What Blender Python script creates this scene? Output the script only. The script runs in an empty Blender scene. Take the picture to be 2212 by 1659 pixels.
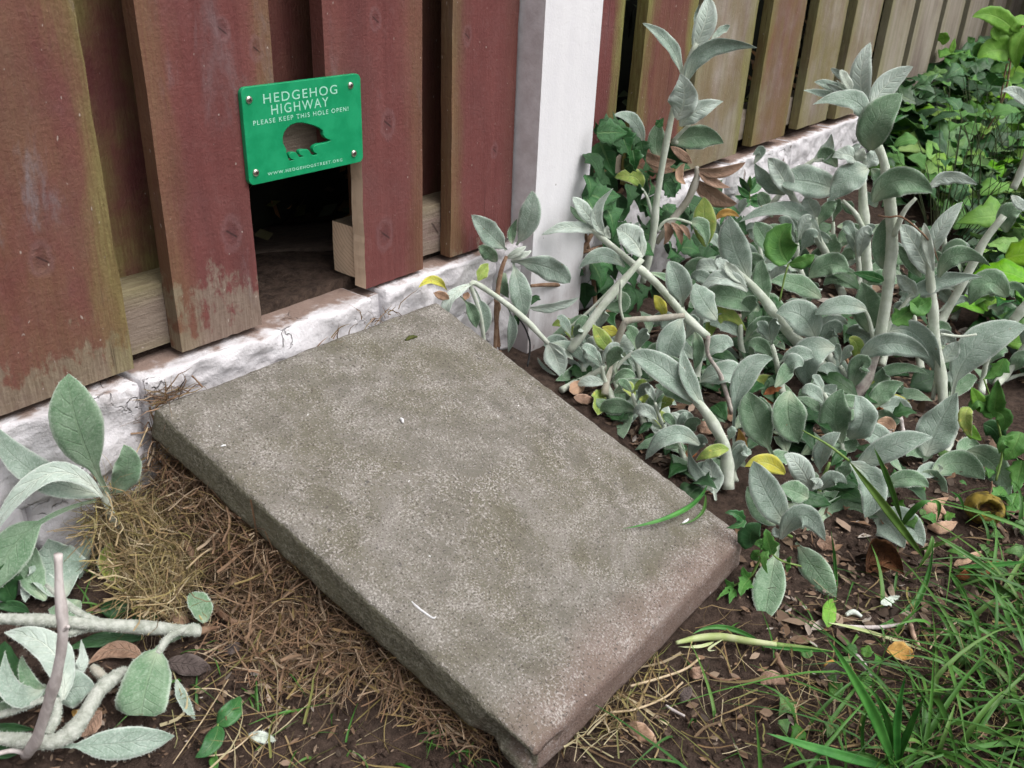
import bpy, bmesh, math, random
from math import sin, cos, pi, radians, sqrt
from mathutils import Vector, Matrix, noise as mnoise

scene = bpy.context.scene
# ------------------------------------------------------------------ camera
H = 0.70                       # camera height over the lowest soil
CAM_R = ((0.61963666, 0.33466910, -0.70996267),
         (-0.78383411, 0.31072834, -0.53763556),
         (0.04067552, 0.88963166, 0.45486373))
FPX, PCX, PCY = 1957.0, 1106.0, 829.5      # focal length / centre on a 2212 px wide picture
cam_data = bpy.data.cameras.new('camera')
cam = bpy.data.objects.new('camera', cam_data)
scene.collection.objects.link(cam)
cam_data.sensor_width = 36.0
cam_data.lens = 36.0 * FPX / 2212.0
cam_data.clip_start = 0.02
cam_data.clip_end = 500.0
m4 = Matrix(CAM_R).to_4x4()
m4.translation = (0, 0, H)
cam.matrix_world = m4
scene.camera = cam
cam_data.dof.use_dof = True
cam_data.dof.focus_distance = 1.15
cam_data.dof.aperture_fstop = 16.0

# ------------------------------------------------------------------ sky, sun, exposure (bright overcast day)
SUN_EL, SUN_AZ = 58.0, 168.0
world = bpy.data.worlds.new('World')
scene.world = world
world.use_nodes = True
wt = world.node_tree
sky = wt.nodes.new('ShaderNodeTexSky')
sky.sky_type = 'NISHITA'
sky.sun_disc = False
sky.sun_elevation = radians(SUN_EL)
sky.sun_rotation = radians(SUN_AZ)
sky.air_density = 1.0
sky.dust_density = 6.0
sky.ozone_density = 1.0
hs = wt.nodes.new('ShaderNodeHueSaturation')
hs.inputs['Saturation'].default_value = 0.22      # cloud cover: nearly grey sky
wt.links.new(sky.outputs[0], hs.inputs['Color'])
bg = wt.nodes['Background']
wt.links.new(hs.outputs[0], bg.inputs['Color'])
bg.inputs['Strength'].default_value = 0.125
sun_data = bpy.data.lights.new('sun', 'SUN')
sun_data.energy = 1.25
sun_data.angle = radians(55)
sun_data.color = (1.0, 0.96, 0.93)
sun = bpy.data.objects.new('sun', sun_data)
scene.collection.objects.link(sun)
sd = Vector((sin(radians(SUN_AZ)) * cos(radians(SUN_EL)), cos(radians(SUN_AZ)) * cos(radians(SUN_EL)), sin(radians(SUN_EL))))
sun.rotation_euler = sd.to_track_quat('Z', 'Y').to_euler()
vs = scene.view_settings
vs.view_transform = 'Standard'
vs.look = 'None'
vs.exposure = 0.47
vs.gamma = 1.0
vs.use_curve_mapping = False

# ------------------------------------------------------------------ helpers: naming, linking
COL = scene.collection
rng = random.Random(7)

def tag(o, label=None, cat=None, group=None, kind=None):
    if label: o['label'] = label
    if cat: o['category'] = cat
    if group: o['group'] = group
    if kind: o['kind'] = kind
    return o

def empty(name, loc, label, cat, group=None):
    o = bpy.data.objects.new(name, None)
    o.empty_display_size = 0.02
    o.location = loc
    COL.objects.link(o)
    return tag(o, label, cat, group)

def mesh_obj(name, verts, faces, mats, parent=None, loc=(0, 0, 0), smooth=True, midx=None, uvs=None):
    me = bpy.data.meshes.new(name)
    me.from_pydata([tuple(v) for v in verts], [], faces)
    for m in (mats if isinstance(mats, (list, tuple)) else [mats]):
        me.materials.append(m)
    if midx: me.polygons.foreach_set('material_index', midx)
    if smooth: me.polygons.foreach_set('use_smooth', [True] * len(me.polygons))
    if uvs:
        ul = me.uv_layers.new(name='UVMap')
        flat = []
        for l in me.loops: flat.extend(uvs[l.vertex_index])
        ul.data.foreach_set('uv', flat)
    me.update()
    return link(name, me, parent, loc)

def link(name, me, parent=None, loc=(0, 0, 0)):
    o = bpy.data.objects.new(name, me)
    o.location = loc
    COL.objects.link(o)
    if parent: o.parent = parent
    return o

def bm_obj(name, bm, mats, parent=None, loc=(0, 0, 0), smooth=True):
    me = bpy.data.meshes.new(name)
    bm.to_mesh(me); bm.free()
    for m in (mats if isinstance(mats, (list, tuple)) else [mats]): me.materials.append(m)
    if smooth: me.polygons.foreach_set('use_smooth', [True] * len(me.polygons))
    return link(name, me, parent, loc)

# ------------------------------------------------------------------ helpers: from the photograph's pixels to places
MW = Matrix(CAM_R)
def ray(p):
    return MW @ Vector((p[0] - PCX, -(p[1] - PCY), -FPX)) / FPX
CAMP = Vector((0, 0, H))
CROPS = {'D': (0, 0, 1.0 / 1.5032), 'A': (1600, 0, 2.0733), 'B': (2400, 0, 1.8432), 'C': (1300, 600, 1.5082),
         'E': (2200, 700, 1.5084), 'G': (0, 1200, 1.282), 'H': (1600, 1600, 1.2823), 'K': (2200, 1500, 3.686),
         'S': (740, 220, 4.148)}
def px(c, x, y):
    ox, oy, s = CROPS[c]
    return ((ox + x / s) / 1.5032, (oy + y / s) / 1.5032)
def at_Y(p, Y):
    r = ray(p)
    return CAMP + r * (Y / r.y)
def at_t(p, t): return CAMP + ray(p) * t

def sstep(a, b, x):
    t = min(1.0, max(0.0, (x - a) / (b - a)))
    return t * t * (3 - 2 * t)

D = 0.80                       # front face of the fence boards
ZB = H - 0.421                 # lower end of the boards
# slab corners (top face) from the picture
SLAB_PX = [(330, 878), (943, 649), (1613, 1161), (1158, 1623)]
SLAB_T = [1.0, 1.32997419, 1.19133088, 0.86135668]
_k = 0.766 / ray(SLAB_PX[0]).y
SL = [CAMP + ray(p) * (_k * t) for p, t in zip(SLAB_PX, SLAB_T)]   # back-left, back-right, front-right, front-left
SA = (SL[1] - SL[0]); SB = (SL[3] - SL[0])
SN = SA.cross(SB).normalized()
if SN.z < 0: SN = -SN
SLAB_TH = 0.043
def slab_uv(x, y):             # position on the slab seen from above (0..1)
    a, b = SA.xy, SB.xy
    d = Vector((x, y)) - SL[0].xy
    det = a.x * b.y - a.y * b.x
    return ((d.x * b.y - d.y * b.x) / det, (a.x * d.y - a.y * d.x) / det)
def slab_z(x, y):
    p = SL[0]
    return p.z - (SN.x * (x - p.x) + SN.y * (y - p.y)) / SN.z

def ground_base(x, y):
    z = 0.10 * sstep(0.30, 0.78, y)
    if y > 0.835: z = ZB + 0.003 + 0.02 * sstep(0.95, 1.3, y)
    u, v = slab_uv(x, y)
    w = sstep(-0.12, 0.10, u) * sstep(1.04, 0.9, u) * sstep(1.0, 0.75, v) * sstep(-0.2, 0.0, v)
    if w > 0:
        z2 = min(slab_z(x, y) - 0.075, 0.17)
        if z2 > z: z += (z2 - z) * w
    return z
def ground_z(x, y):
    z = ground_base(x, y)
    z += 0.007 * mnoise.noise((x * 9, y * 9, 3.1)) + 0.0035 * mnoise.noise((x * 31, y * 31, 1.7)) + 0.0014 * mnoise.noise((x * 90, y * 90, 5.0))
    return z
def at_ground(p, h=0.0):
    r = ray(p)
    t = 0.5
    for i in range(400):
        q = CAMP + r * t
        if q.y > 0.782: return CAMP + r * (0.782 / r.y)
        d = q.z - (ground_z(q.x, q.y) + h)
        if d < 0.0008: break
        t += max(0.0006, d * 0.7 / max(0.2, -r.z + 0.15))
        if t > 40: break
    return CAMP + r * t

# ------------------------------------------------------------------ material helpers
class NT:
    def __init__(s, name):
        s.m = bpy.data.materials.new(name); s.m.use_nodes = True
        s.t = s.m.node_tree; s.bsdf = s.t.nodes['Principled BSDF']
    def n(s, typ, ins=None, out=0, **pr):
        nd = s.t.nodes.new('ShaderNode' + typ)
        for k, v in pr.items(): setattr(nd, k, v)
        for k, v in (ins or {}).items(): s.put(nd.inputs[k], v)
        s.last = nd
        return nd.outputs[out]
    def put(s, sock, v):
        if isinstance(v, bpy.types.NodeSocket): s.t.links.new(v, sock)
        elif isinstance(v, (tuple, list)) and len(v) == 3 and sock.type == 'RGBA': sock.default_value = (*v, 1)
        else: sock.default_value = v
    def math(s, op, a, b=0.0, c=0.0, clamp=False):
        return s.n('Math', {0: a, 1: b, 2: c}, operation=op, use_clamp=clamp)
    def mix(s, f, a, b, mode='MIX'):
        nd = s.t.nodes.new('ShaderNodeMix'); nd.data_type = 'RGBA'; nd.blend_type = mode
        s.put(nd.inputs[0], f); s.put(nd.inputs[6], a); s.put(nd.inputs[7], b)
        return nd.outputs[2]
    def noise(s, vec, scale, detail=4, rough=0.55, dist=0.0):
        return s.n('TexNoise', {'Vector': vec, 'Scale': scale, 'Detail': detail, 'Roughness': rough, 'Distortion': dist})
    def ramp(s, f, lo, hi):        # smooth 0..1 between lo and hi
        nd = s.t.nodes.new('ShaderNodeMapRange'); nd.interpolation_type = 'SMOOTHSTEP'
        s.put(nd.inputs[0], f); s.put(nd.inputs[1], lo); s.put(nd.inputs[2], hi)
        return nd.outputs[0]
    def vscale(s, vec, sc):
        return s.n('Mapping', {'Vector': vec, 'Scale': sc})
    def attr(s, name, out='Fac'):
        nd = s.t.nodes.new('ShaderNodeAttribute'); nd.attribute_type = 'OBJECT'; nd.attribute_name = name
        return nd.outputs[out]
    def coord(s, which='Object'):
        return s.n('TexCoord', out={'Generated': 0, 'Normal': 1, 'UV': 2, 'Object': 3}[which])
    def xyz(s, v):
        nd = s.t.nodes.new('ShaderNodeSeparateXYZ'); s.put(nd.inputs[0], v); return nd.outputs
    def bump(s, h, dist, strength=1.0, normal=None):
        d = {'Height': h, 'Distance': dist, 'Strength': strength}
        if normal is not None: d['Normal'] = normal
        return s.n('Bump', d)
    def done(s, color, rough=0.8, normal=None, spec=0.3, **kw):
        s.put(s.bsdf.inputs['Base Color'], color); s.put(s.bsdf.inputs['Roughness'], rough)
        s.bsdf.inputs['Specular IOR Level'].default_value = spec
        if normal is not None: s.put(s.bsdf.inputs['Normal'], normal)
        for k, v in kw.items(): s.put(s.bsdf.inputs[k.replace('_', ' ')], v)
        return s.m

def mat_board():
    s = NT('stained board')
    ob = s.coord(); ge = s.xyz(s.coord('Generated')); o = s.xyz(ob)
    rnd = s.n('ObjectInfo', out=5)
    off = s.n('VectorMath', {0: ob, 1: s.n('CombineXYZ', {0: s.math('MULTIPLY', rnd, 7.3), 1: 0.0, 2: s.math('MULTIPLY', rnd, 13.1)})}, operation='ADD')
    streak = s.noise(s.vscale(off, (46, 20, 2.6)), 1.0, 6, 0.65, 0.5)
    fine = s.noise(s.vscale(off, (420, 300, 26)), 1.0, 3, 0.6)
    saw = s.noise(s.vscale(off, (18, 20, 260)), 1.0, 2, 0.6)
    blot = s.noise(off, 9.0, 5, 0.6)
    red = s.mix(s.ramp(s.math('ADD', s.math('MULTIPLY', streak, 0.6), s.math('MULTIPLY', blot, 0.4)), 0.3, 0.72), (0.118, 0.036, 0.034), (0.182, 0.062, 0.057))
    red = s.mix(s.math('MULTIPLY', s.ramp(s.noise(off, 14, 6, 0.7), 0.42, 0.75), 0.5), red, (0.165, 0.070, 0.066))
    red = s.mix(s.math('MULTIPLY', s.ramp(saw, 0.5, 0.8), 0.12), red, (0.20, 0.10, 0.095))
    grey = s.mix(s.ramp(streak, 0.25, 0.75), (0.24, 0.21, 0.165), (0.37, 0.33, 0.285))
    col = s.mix(s.math('MULTIPLY', s.ramp(s.math('ADD', s.attr('red'), s.math('MULTIPLY', s.math('SUBTRACT', blot, 0.5), 0.9)), 0.25, 0.75), 1.0), grey, red)
    col = s.mix(s.math('MULTIPLY', s.ramp(s.noise(s.vscale(off, (90, 90, 60)), 1.0, 5, 0.75), 0.50, 0.72), 0.28), col, (0.20, 0.105, 0.10))
    col = s.mix(s.math('MULTIPLY', s.ramp(s.noise(s.vscale(off, (7, 7, 4)), 1.0, 4, 0.6), 0.45, 0.7), 0.4), col, (0.10, 0.050, 0.048))
    # stain worn off near the lower end
    wear = s.math('ADD', s.math('SUBTRACT', s.attr('worn'), s.math('MULTIPLY', o[2], 1.0)), s.math('MULTIPLY', s.math('SUBTRACT', s.noise(s.vscale(off, (34, 20, 19)), 1.0, 7, 0.68), 0.5), 0.34))
    worncol = s.mix(s.ramp(fine, 0.3, 0.7), (0.165, 0.125, 0.098), (0.25, 0.20, 0.16))
    col = s.mix(s.math('MULTIPLY', s.ramp(wear, 0.0, 0.035), 0.85), col, worncol)
    # algae along the edges and low down
    gn = s.math('MULTIPLY', s.math('SUBTRACT', s.noise(s.vscale(off, (22, 20, 5)), 1.0, 5, 0.6), 0.5), 0.55)
    gl = s.math('MULTIPLY', s.ramp(s.math('ADD', s.math('SUBTRACT', 1.0, ge[0]), gn), 0.70, 1.02), s.attr('green_l'))
    gr = s.math('MULTIPLY', s.ramp(s.math('ADD', ge[0], gn), 0.70, 1.02), s.attr('green_r'))
    ga = s.math('MULTIPLY', s.ramp(s.math('ADD', blot, s.math('SUBTRACT', gn, s.math('MULTIPLY', s.math('SUBTRACT', ge[2], 0.12), 0.5))), 0.28, 0.66), s.attr('green_all'))
    gf = s.math('MAXIMUM', s.math('MAXIMUM', gl, gr), ga)
    gcol = s.mix(s.ramp(fine, 0.3, 0.75), (0.155, 0.148, 0.046), (0.255, 0.252, 0.088))
    col = s.mix(s.math('MULTIPLY', gf, 0.82), col, gcol)
    # pale rubbed patches
    pale = s.math('MULTIPLY', s.ramp(s.noise(s.vscale(off, (16, 16, 5)), 1.0, 6, 0.7, 0.3), 0.56, 0.75), s.attr('pale'))
    col = s.mix(s.math('MULTIPLY', pale, 0.75), col, (0.20, 0.165, 0.172))
    # knots
    kh = 0.0
    for i in range(3):
        nd = s.t.nodes.new('ShaderNodeAttribute'); nd.attribute_type = 'OBJECT'; nd.attribute_name = 'knot%d' % i
        kx = s.xyz(nd.outputs['Vector'])
        dx = s.math('DIVIDE', s.math('SUBTRACT', o[0], kx[0]), kx[1])
        dz = s.math('DIVIDE', s.math('SUBTRACT', o[2], kx[2]), s.math('MULTIPLY', kx[1], 1.5))
        dd = s.math('SQRT', s.math('ADD', s.math('MULTIPLY', dx, dx), s.math('MULTIPLY', dz, dz)))
        dd = s.math('ADD', dd, s.math('MULTIPLY', s.math('SUBTRACT', s.noise(off, 75, 4, 0.7), 0.5), 1.3))
        core = s.math('MULTIPLY', s.ramp(dd, 1.0, 0.25), s.math('ADD', 0.55, s.math('MULTIPLY', fine, 0.6)))
        ck = s.math('MULTIPLY', s.ramp(s.math('ABSOLUTE', s.math('ADD', dz, s.math('MULTIPLY', dx, 0.5))), 0.14, 0.02), s.ramp(dd, 0.9, 0.5))
        ring = s.math('MULTIPLY', s.ramp(dd, 1.5, 1.0), s.ramp(dd, 0.6, 0.95))
        col = s.mix(s.math('MULTIPLY', core, 0.5), col, (0.085, 0.040, 0.045))
        col = s.mix(s.math('MULTIPLY', ck, 0.7), col, (0.025, 0.015, 0.014))
        col = s.mix(s.math('MULTIPLY', ring, 0.28), col, (0.20, 0.12, 0.125))
        kh = s.math('ADD', kh, s.math('MULTIPLY', core, 0.5))
    # pale specks
    sp = s.ramp(s.noise(s.vscale(off, (210, 210, 120)), 1.0, 1, 0.5), 0.735, 0.775)
    col = s.mix(s.math('MULTIPLY', sp, 0.65), col, (0.42, 0.36, 0.32))
    crack = s.ramp(s.noise(s.vscale(off, (130, 60, 4.0)), 1.0, 2, 0.5, 0.6), 0.70, 0.76)
    col = s.mix(s.math('MULTIPLY', crack, 0.35), col, (0.045, 0.022, 0.02))
    h = s.math('ADD', s.math('MULTIPLY', s.noise(s.vscale(off, (260, 260, 180)), 1.0, 3, 0.7), 0.8), s.math('MULTIPLY', streak, 0.7))
    h = s.math('ADD', h, s.math('ADD', s.math('MULTIPLY', fine, 0.45), s.math('MULTIPLY', saw, 0.12)))
    h = s.math('SUBTRACT', s.math('SUBTRACT', h, kh), s.math('MULTIPLY', crack, 0.6))
    return s.done(col, 0.72, s.bump(h, 0.0018, 0.9), 0.22)

def mat_simple(name, c1, c2, scale=20, rough=0.8, bump=0.0, bscale=None, stretch=(1, 1, 1), spec=0.3, lo=0.35, hi=0.65, rand=0.0, **kw):
    s = NT(name); ob = s.vscale(s.coord(), stretch)
    n = s.noise(ob, scale, 5, 0.6)
    col = s.mix(s.ramp(n, lo, hi), c1, c2)
    if rand:
        r = s.n('ObjectInfo', out=5)
        col = s.n('HueSaturation', {'Hue': s.math('ADD', 0.5 - rand * 0.06, s.math('MULTIPLY', r, rand * 0.12)), 'Saturation': 1.0, 'Value': s.math('ADD', 1 - rand * 0.5, s.math('MULTIPLY', r, rand)), 'Color': col})
    nm = s.bump(s.noise(ob, bscale or scale * 3, 5, 0.6), bump) if bump else None
    return s.done(col, rough, nm, spec, **kw)

def mat_strand(name, stops, rough=0.7, var=0.5, trans=0.0):
    """thin blades: each loose piece takes its own colour from the ramp"""
    s = NT(name)
    r = s.n('NewGeometry', out=8)
    nd = s.t.nodes.new('ShaderNodeValToRGB')
    el = nd.color_ramp.elements
    el[0].position = 0; el[0].color = (*stops[0], 1); el[1].position = 1; el[1].color = (*stops[-1], 1)
    for i, c in enumerate(stops[1:-1]):
        e = el.new((i + 1) / (len(stops) - 1)); e.color = (*c, 1)
    s.t.links.new(r, nd.inputs[0])
    col = s.mix(s.math('MULTIPLY', s.ramp(s.noise(s.coord(), 60, 3), 0.3, 0.7), var), nd.outputs[0], s.mix(0.6, nd.outputs[0], (0.05, 0.04, 0.03)))
    return s.done(col, rough, None, 0.3)

def mat_leaf(name, top, top2, vein, rim, rough=0.75, sheen=0.0, nlat=9, veinamt=0.5, fuzz=0.4, spots=None, rare=None, base=None, hue=0.02, val=0.35, bump=0.0008, spec=0.25, latw=0.12):
    s = NT(name)
    uv = s.xyz(s.coord('UV')); ob = s.coord()
    r = s.n('NewGeometry', out=8)
    ax = s.math('MULTIPLY', s.math('ABSOLUTE', s.math('SUBTRACT', uv[0], 0.5)), 2.0)
    n = s.noise(ob, 55, 4, 0.6); nf = s.noise(ob, 480, 3, 0.75)
    col = s.mix(s.ramp(n, 0.35, 0.68), top, top2)
    col = s.mix(s.math('MULTIPLY', s.ramp(nf, 0.42, 0.75), fuzz), col, rim)
    vy = s.math('ADD', uv[1], s.math('MULTIPLY', s.math('SUBTRACT', s.noise(ob, 34, 2), 0.5), 0.13))
    ph = s.math('FRACT', s.math('MULTIPLY', s.math('SUBTRACT', vy, s.math('MULTIPLY', ax, 0.19)), float(nlat)))
    lat = s.ramp(s.math('ABSOLUTE', s.math('SUBTRACT', ph, 0.5)), latw, 0.02)
    lat = s.math('MULTIPLY', lat, s.ramp(ax, 0.95, 0.35))
    mid = s.ramp(ax, s.math('SUBTRACT', 0.13, s.math('MULTIPLY', uv[1], 0.10)), 0.015)
    v = s.math('MAXIMUM', s.math('MULTIPLY', mid, 1.6, clamp=True), s.math('MULTIPLY', lat, 0.55))
    col = s.mix(s.math('MULTIPLY', v, veinamt), col, vein)
    if base:
        bs = s.math('MULTIPLY', s.ramp(uv[1], 0.34, 0.0), s.ramp(ax, 1.1, 0.2))
        col = s.mix(bs, col, base)
    edge = s.ramp(s.math('ADD', ax, s.math('MULTIPLY', s.math('SUBTRACT', nf, 0.5), 0.2)), 0.84, 0.99)
    col = s.mix(s.math('MULTIPLY', edge, 0.75), col, rim)
    if spots:
        col = s.mix(s.ramp(s.noise(ob, 110, 3), 0.62, 0.70), col, spots)
    if rare:
        col = s.mix(s.ramp(s.noise(ob, 75, 2), 0.755, 0.775), col, rare)
    col = s.n('HueSaturation', {'Hue': s.math('ADD', 0.5 - hue / 2, s.math('MULTIPLY', r, hue)), 'Saturation': s.math('ADD', 0.85, s.math('MULTIPLY', s.math('FRACT', s.math('MULTIPLY', r, 7.7)), 0.3)),
                                'Value': s.math('ADD', 1 - val / 2, s.math('MULTIPLY', s.math('FRACT', s.math('MULTIPLY', r, 3.3)), val)), 'Color': col})
    hh = s.math('ADD', s.math('MULTIPLY', v, -0.8), s.math('ADD', s.math('MULTIPLY', s.noise(ob, 260, 3, 0.6), 0.7), s.math('MULTIPLY', nf, 0.4)))
    kw = {}
    if sheen: kw = dict(Sheen_Weight=sheen, Sheen_Roughness=0.5, Sheen_Tint=(0.9, 0.95, 0.92, 1))
    m = s.done(col, rough, s.bump(hh, bump), spec, **kw)
    return m

MAT = {}
MAT['board'] = mat_board()
MAT['s'] = mat_leaf('silver leaf', (0.178, 0.248, 0.194), (0.258, 0.330, 0.278), (0.33, 0.40, 0.32), (0.48, 0.54, 0.49), 0.9, 0.3, 9, 0.16, 0.45, rare=(0.24, 0.20, 0.13), base=(0.42, 0.47, 0.385))
MAT['u'] = mat_leaf('pale leaf underside', (0.305, 0.375, 0.32), (0.40, 0.465, 0.42), (0.52, 0.585, 0.50), (0.54, 0.60, 0.55), 0.9, 0.3, 8, 0.7, 0.35, bump=0.0012, latw=0.2, base=(0.56, 0.61, 0.53))
MAT['g'] = mat_leaf('greener leaf', (0.098, 0.182, 0.098), (0.165, 0.252, 0.160), (0.22, 0.31, 0.18), (0.38, 0.46, 0.37), 0.85, 0.25, 9, 0.18, 0.4, rare=(0.22, 0.17, 0.09), base=(0.33, 0.40, 0.28))
MAT['y'] = mat_leaf('yellow leaf', (0.50, 0.46, 0.06), (0.42, 0.44, 0.10), (0.52, 0.52, 0.2), (0.5, 0.46, 0.16), 0.8, 0, 9, 0.4, 0.2, spots=(0.34, 0.22, 0.04))
MAT['l'] = mat_leaf('yellowing leaf', (0.20, 0.30, 0.065), (0.30, 0.36, 0.09), (0.36, 0.42, 0.17), (0.38, 0.42, 0.2), 0.8, 0, 9, 0.4, 0.25, spots=(0.45, 0.42, 0.1))
MAT['b'] = mat_leaf('dead leaf', (0.235, 0.145, 0.10), (0.30, 0.195, 0.145), (0.34, 0.25, 0.19), (0.34, 0.24, 0.18), 0.85, 0, 8, 0.4, 0.3, hue=0.03, val=0.6, bump=0.002)
MAT['o'] = mat_leaf('orange leaf', (0.42, 0.22, 0.055), (0.50, 0.30, 0.09), (0.5, 0.33, 0.14), (0.45, 0.28, 0.12), 0.75, 0, 8, 0.4, 0.2)
MAT['w'] = mat_leaf('woolly bud leaf', (0.44, 0.50, 0.42), (0.50, 0.56, 0.49), (0.55, 0.6, 0.52), (0.58, 0.63, 0.58), 0.95, 0.3, 8, 0.3, 0.4)
MAT['k'] = mat_leaf('tan dead leaf', (0.36, 0.22, 0.145), (0.42, 0.28, 0.19), (0.44, 0.30, 0.22), (0.45, 0.32, 0.25), 0.85, 0, 8, 0.3, 0.3)
MAT['i'] = mat_leaf('ivy leaf', (0.022, 0.095, 0.026), (0.045, 0.145, 0.040), (0.15, 0.26, 0.10), (0.045, 0.12, 0.045), 0.42, 0, 5, 0.55, 0.1, hue=0.02, spec=0.45, latw=0.06)
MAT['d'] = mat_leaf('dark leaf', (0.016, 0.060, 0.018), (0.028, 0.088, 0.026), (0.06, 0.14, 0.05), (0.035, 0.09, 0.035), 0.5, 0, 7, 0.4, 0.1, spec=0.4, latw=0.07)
MAT['n'] = mat_leaf('lime green leaf', (0.12, 0.28, 0.03), (0.18, 0.36, 0.05), (0.25, 0.42, 0.10), (0.15, 0.30, 0.06), 0.55, 0, 8, 0.4, 0.1, spec=0.35, hue=0.03, latw=0.07)
MAT['m'] = mat_leaf('mid green leaf', (0.05, 0.15, 0.028), (0.09, 0.22, 0.045), (0.15, 0.28, 0.08), (0.08, 0.19, 0.05), 0.55, 0, 8, 0.45, 0.12, spec=0.35, hue=0.03, latw=0.07)
MAT['fuzz'] = mat_simple('leaf hairs', (0.50, 0.56, 0.49), (0.62, 0.67, 0.61), 50, 0.9)
MAT['stem'] = mat_simple('woolly stem', (0.46, 0.515, 0.415), (0.60, 0.645, 0.56), 60, 0.95, 0.0007, 500, spec=0.1, Sheen_Weight=0.3)
MAT['stem_cut'] = mat_simple('cut woolly stem', (0.30, 0.325, 0.275), (0.52, 0.54, 0.49), 150, 0.95, 0.0012, 380, lo=0.3, hi=0.7, spec=0.1)
MAT['stem_old'] = mat_simple('old stem', (0.34, 0.32, 0.26), (0.54, 0.52, 0.46), 45, 0.95, 0.001, 300, stretch=(1, 1, .3), spec=0.1)
MAT['stem_purple'] = mat_simple('purplish stem', (0.30, 0.25, 0.235), (0.50, 0.47, 0.42), 60, 0.9, 0.001, 300, spec=0.1)
MAT['stem_brown'] = mat_simple('brown stem', (0.17, 0.10, 0.065), (0.28, 0.19, 0.13), 70, 0.9, 0.0015, 250, spec=0.1)
MAT['stem_green'] = mat_simple('green stem', (0.13, 0.22, 0.05), (0.20, 0.30, 0.09), 60, 0.7, 0.0, spec=0.3)
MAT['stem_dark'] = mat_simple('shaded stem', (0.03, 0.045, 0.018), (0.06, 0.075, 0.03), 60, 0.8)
MAT['bark'] = mat_simple('grey stick bark', (0.46, 0.41, 0.395), (0.64, 0.59, 0.57), 160, 0.9, 0.0006, 220, stretch=(1, 1, .35), spec=0.1)

def mat_whitewash():
    s = NT('whitewashed stone'); ob = s.coord(); o = s.xyz(ob)
    g = s.n('NewGeometry', out=0); gz = s.xyz(g)
    nrm = s.xyz(s.n('NewGeometry', out=1))
    n1 = s.noise(g, 14, 6, 0.62); n2 = s.noise(g, 90, 5, 0.65); n3 = s.noise(g, 38, 5, 0.6)
    col = s.mix(s.ramp(n1, 0.3, 0.7), (0.57, 0.55, 0.57), (0.70, 0.685, 0.71))
    col = s.mix(s.math('MULTIPLY', s.ramp(n3, 0.58, 0.76), 0.28), col, (0.36, 0.335, 0.345))
    # paint flaked away
    flake = s.ramp(s.math('ADD', s.math('MULTIPLY', n1, 0.5), s.math('MULTIPLY', n3, 0.5)), 0.585, 0.615)
    col = s.mix(s.math('MULTIPLY', flake, s.math('ADD', 0.25, s.attr('flaked'))), col, s.mix(n2, (0.20, 0.17, 0.16), (0.36, 0.32, 0.30)))
    # soil dust lying on flat tops
    dust = s.math('MULTIPLY', s.ramp(nrm[2], 0.7, 0.95), s.ramp(s.math('ADD', n3, s.math('MULTIPLY', s.ramp(gz[1], D - 0.03, D + 0.03), 0.45)), 0.56, 0.85))
    col = s.mix(s.math('MULTIPLY', dust, 0.9), col, (0.21, 0.135, 0.10))
    speck = s.ramp(s.noise(g, 420, 2), 0.70, 0.74)
    col = s.mix(s.math('MULTIPLY', speck, 0.6), col, (0.14, 0.12, 0.11))
    splash = s.math('MULTIPLY', s.ramp(gz[2], 0.19, 0.08), s.ramp(n1, 0.35, 0.75))
    col = s.mix(s.math('MULTIPLY', splash, 0.45), col, (0.34, 0.31, 0.30))
    vo = s.n('TexVoronoi', {'Vector': s.mix(0.06, g, s.n('TexNoise', {'Vector': g, 'Scale': 22.0, 'Detail': 4.0}, out=1)), 'Scale': 26.0}, feature='DISTANCE_TO_EDGE')
    vc = s.n('TexVoronoi', {'Vector': s.mix(0.05, g, s.n('TexNoise', {'Vector': g, 'Scale': 30.0, 'Detail': 4.0}, out=1)), 'Scale': 34.0})
    crk = s.math('MULTIPLY', s.ramp(vo, 0.03, 0.0), s.ramp(n1, 0.54, 0.66))
    col = s.mix(s.math('MULTIPLY', crk, 0.4), col, (0.20, 0.18, 0.18))
    h = s.math('ADD', s.math('MULTIPLY', n3, 1.0), s.math('ADD', s.math('MULTIPLY', n2, 0.45), s.math('MULTIPLY', vc, 0.35)))
    h = s.math('SUBTRACT', h, s.math('MULTIPLY', crk, 0.8))
    return s.done(col, 0.85, s.bump(h, 0.0045, 1.0), 0.2)
MAT['wash'] = mat_whitewash()

def mat_post():
    s = NT('painted post'); ob = s.coord(); o = s.xyz(ob)
    n = s.noise(s.vscale(ob, (26, 26, 7)), 1.0, 5, 0.6); n2 = s.noise(ob, 30, 6, 0.65)
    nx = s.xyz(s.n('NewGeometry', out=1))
    col = s.mix(s.ramp(n, 0.3, 0.7), (0.72, 0.715, 0.745), (0.77, 0.765, 0.79))
    dirt = s.math('MULTIPLY', s.ramp(s.math('ADD', o[2], s.math('MULTIPLY', s.math('SUBTRACT', s.math('ADD', s.math('MULTIPLY', n, 0.6), s.math('MULTIPLY', n2, 0.4)), 0.5), 0.62)), 0.44, 0.16), 0.85)
    col = s.mix(dirt, col, s.mix(n, (0.28, 0.24, 0.24), (0.44, 0.40, 0.40)))
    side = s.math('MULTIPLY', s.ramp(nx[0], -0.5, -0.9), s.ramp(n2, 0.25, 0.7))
    col = s.mix(s.math('MULTIPLY', side, 0.6), col, (0.44, 0.40, 0.41))  # left face painted darker than the front: shade put into the colour
    sp = s.ramp(s.noise(s.vscale(ob, (90, 90, 50)), 1.0, 2), 0.745, 0.77)
    col = s.mix(s.math('MULTIPLY', sp, 0.8), col, (0.16, 0.12, 0.11))
    return s.done(col, 0.6, s.bump(s.math('ADD', n2, s.math('MULTIPLY', s.noise(ob, 300, 3), 0.3)), 0.0012), 0.3)
MAT['post'] = mat_post()

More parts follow.
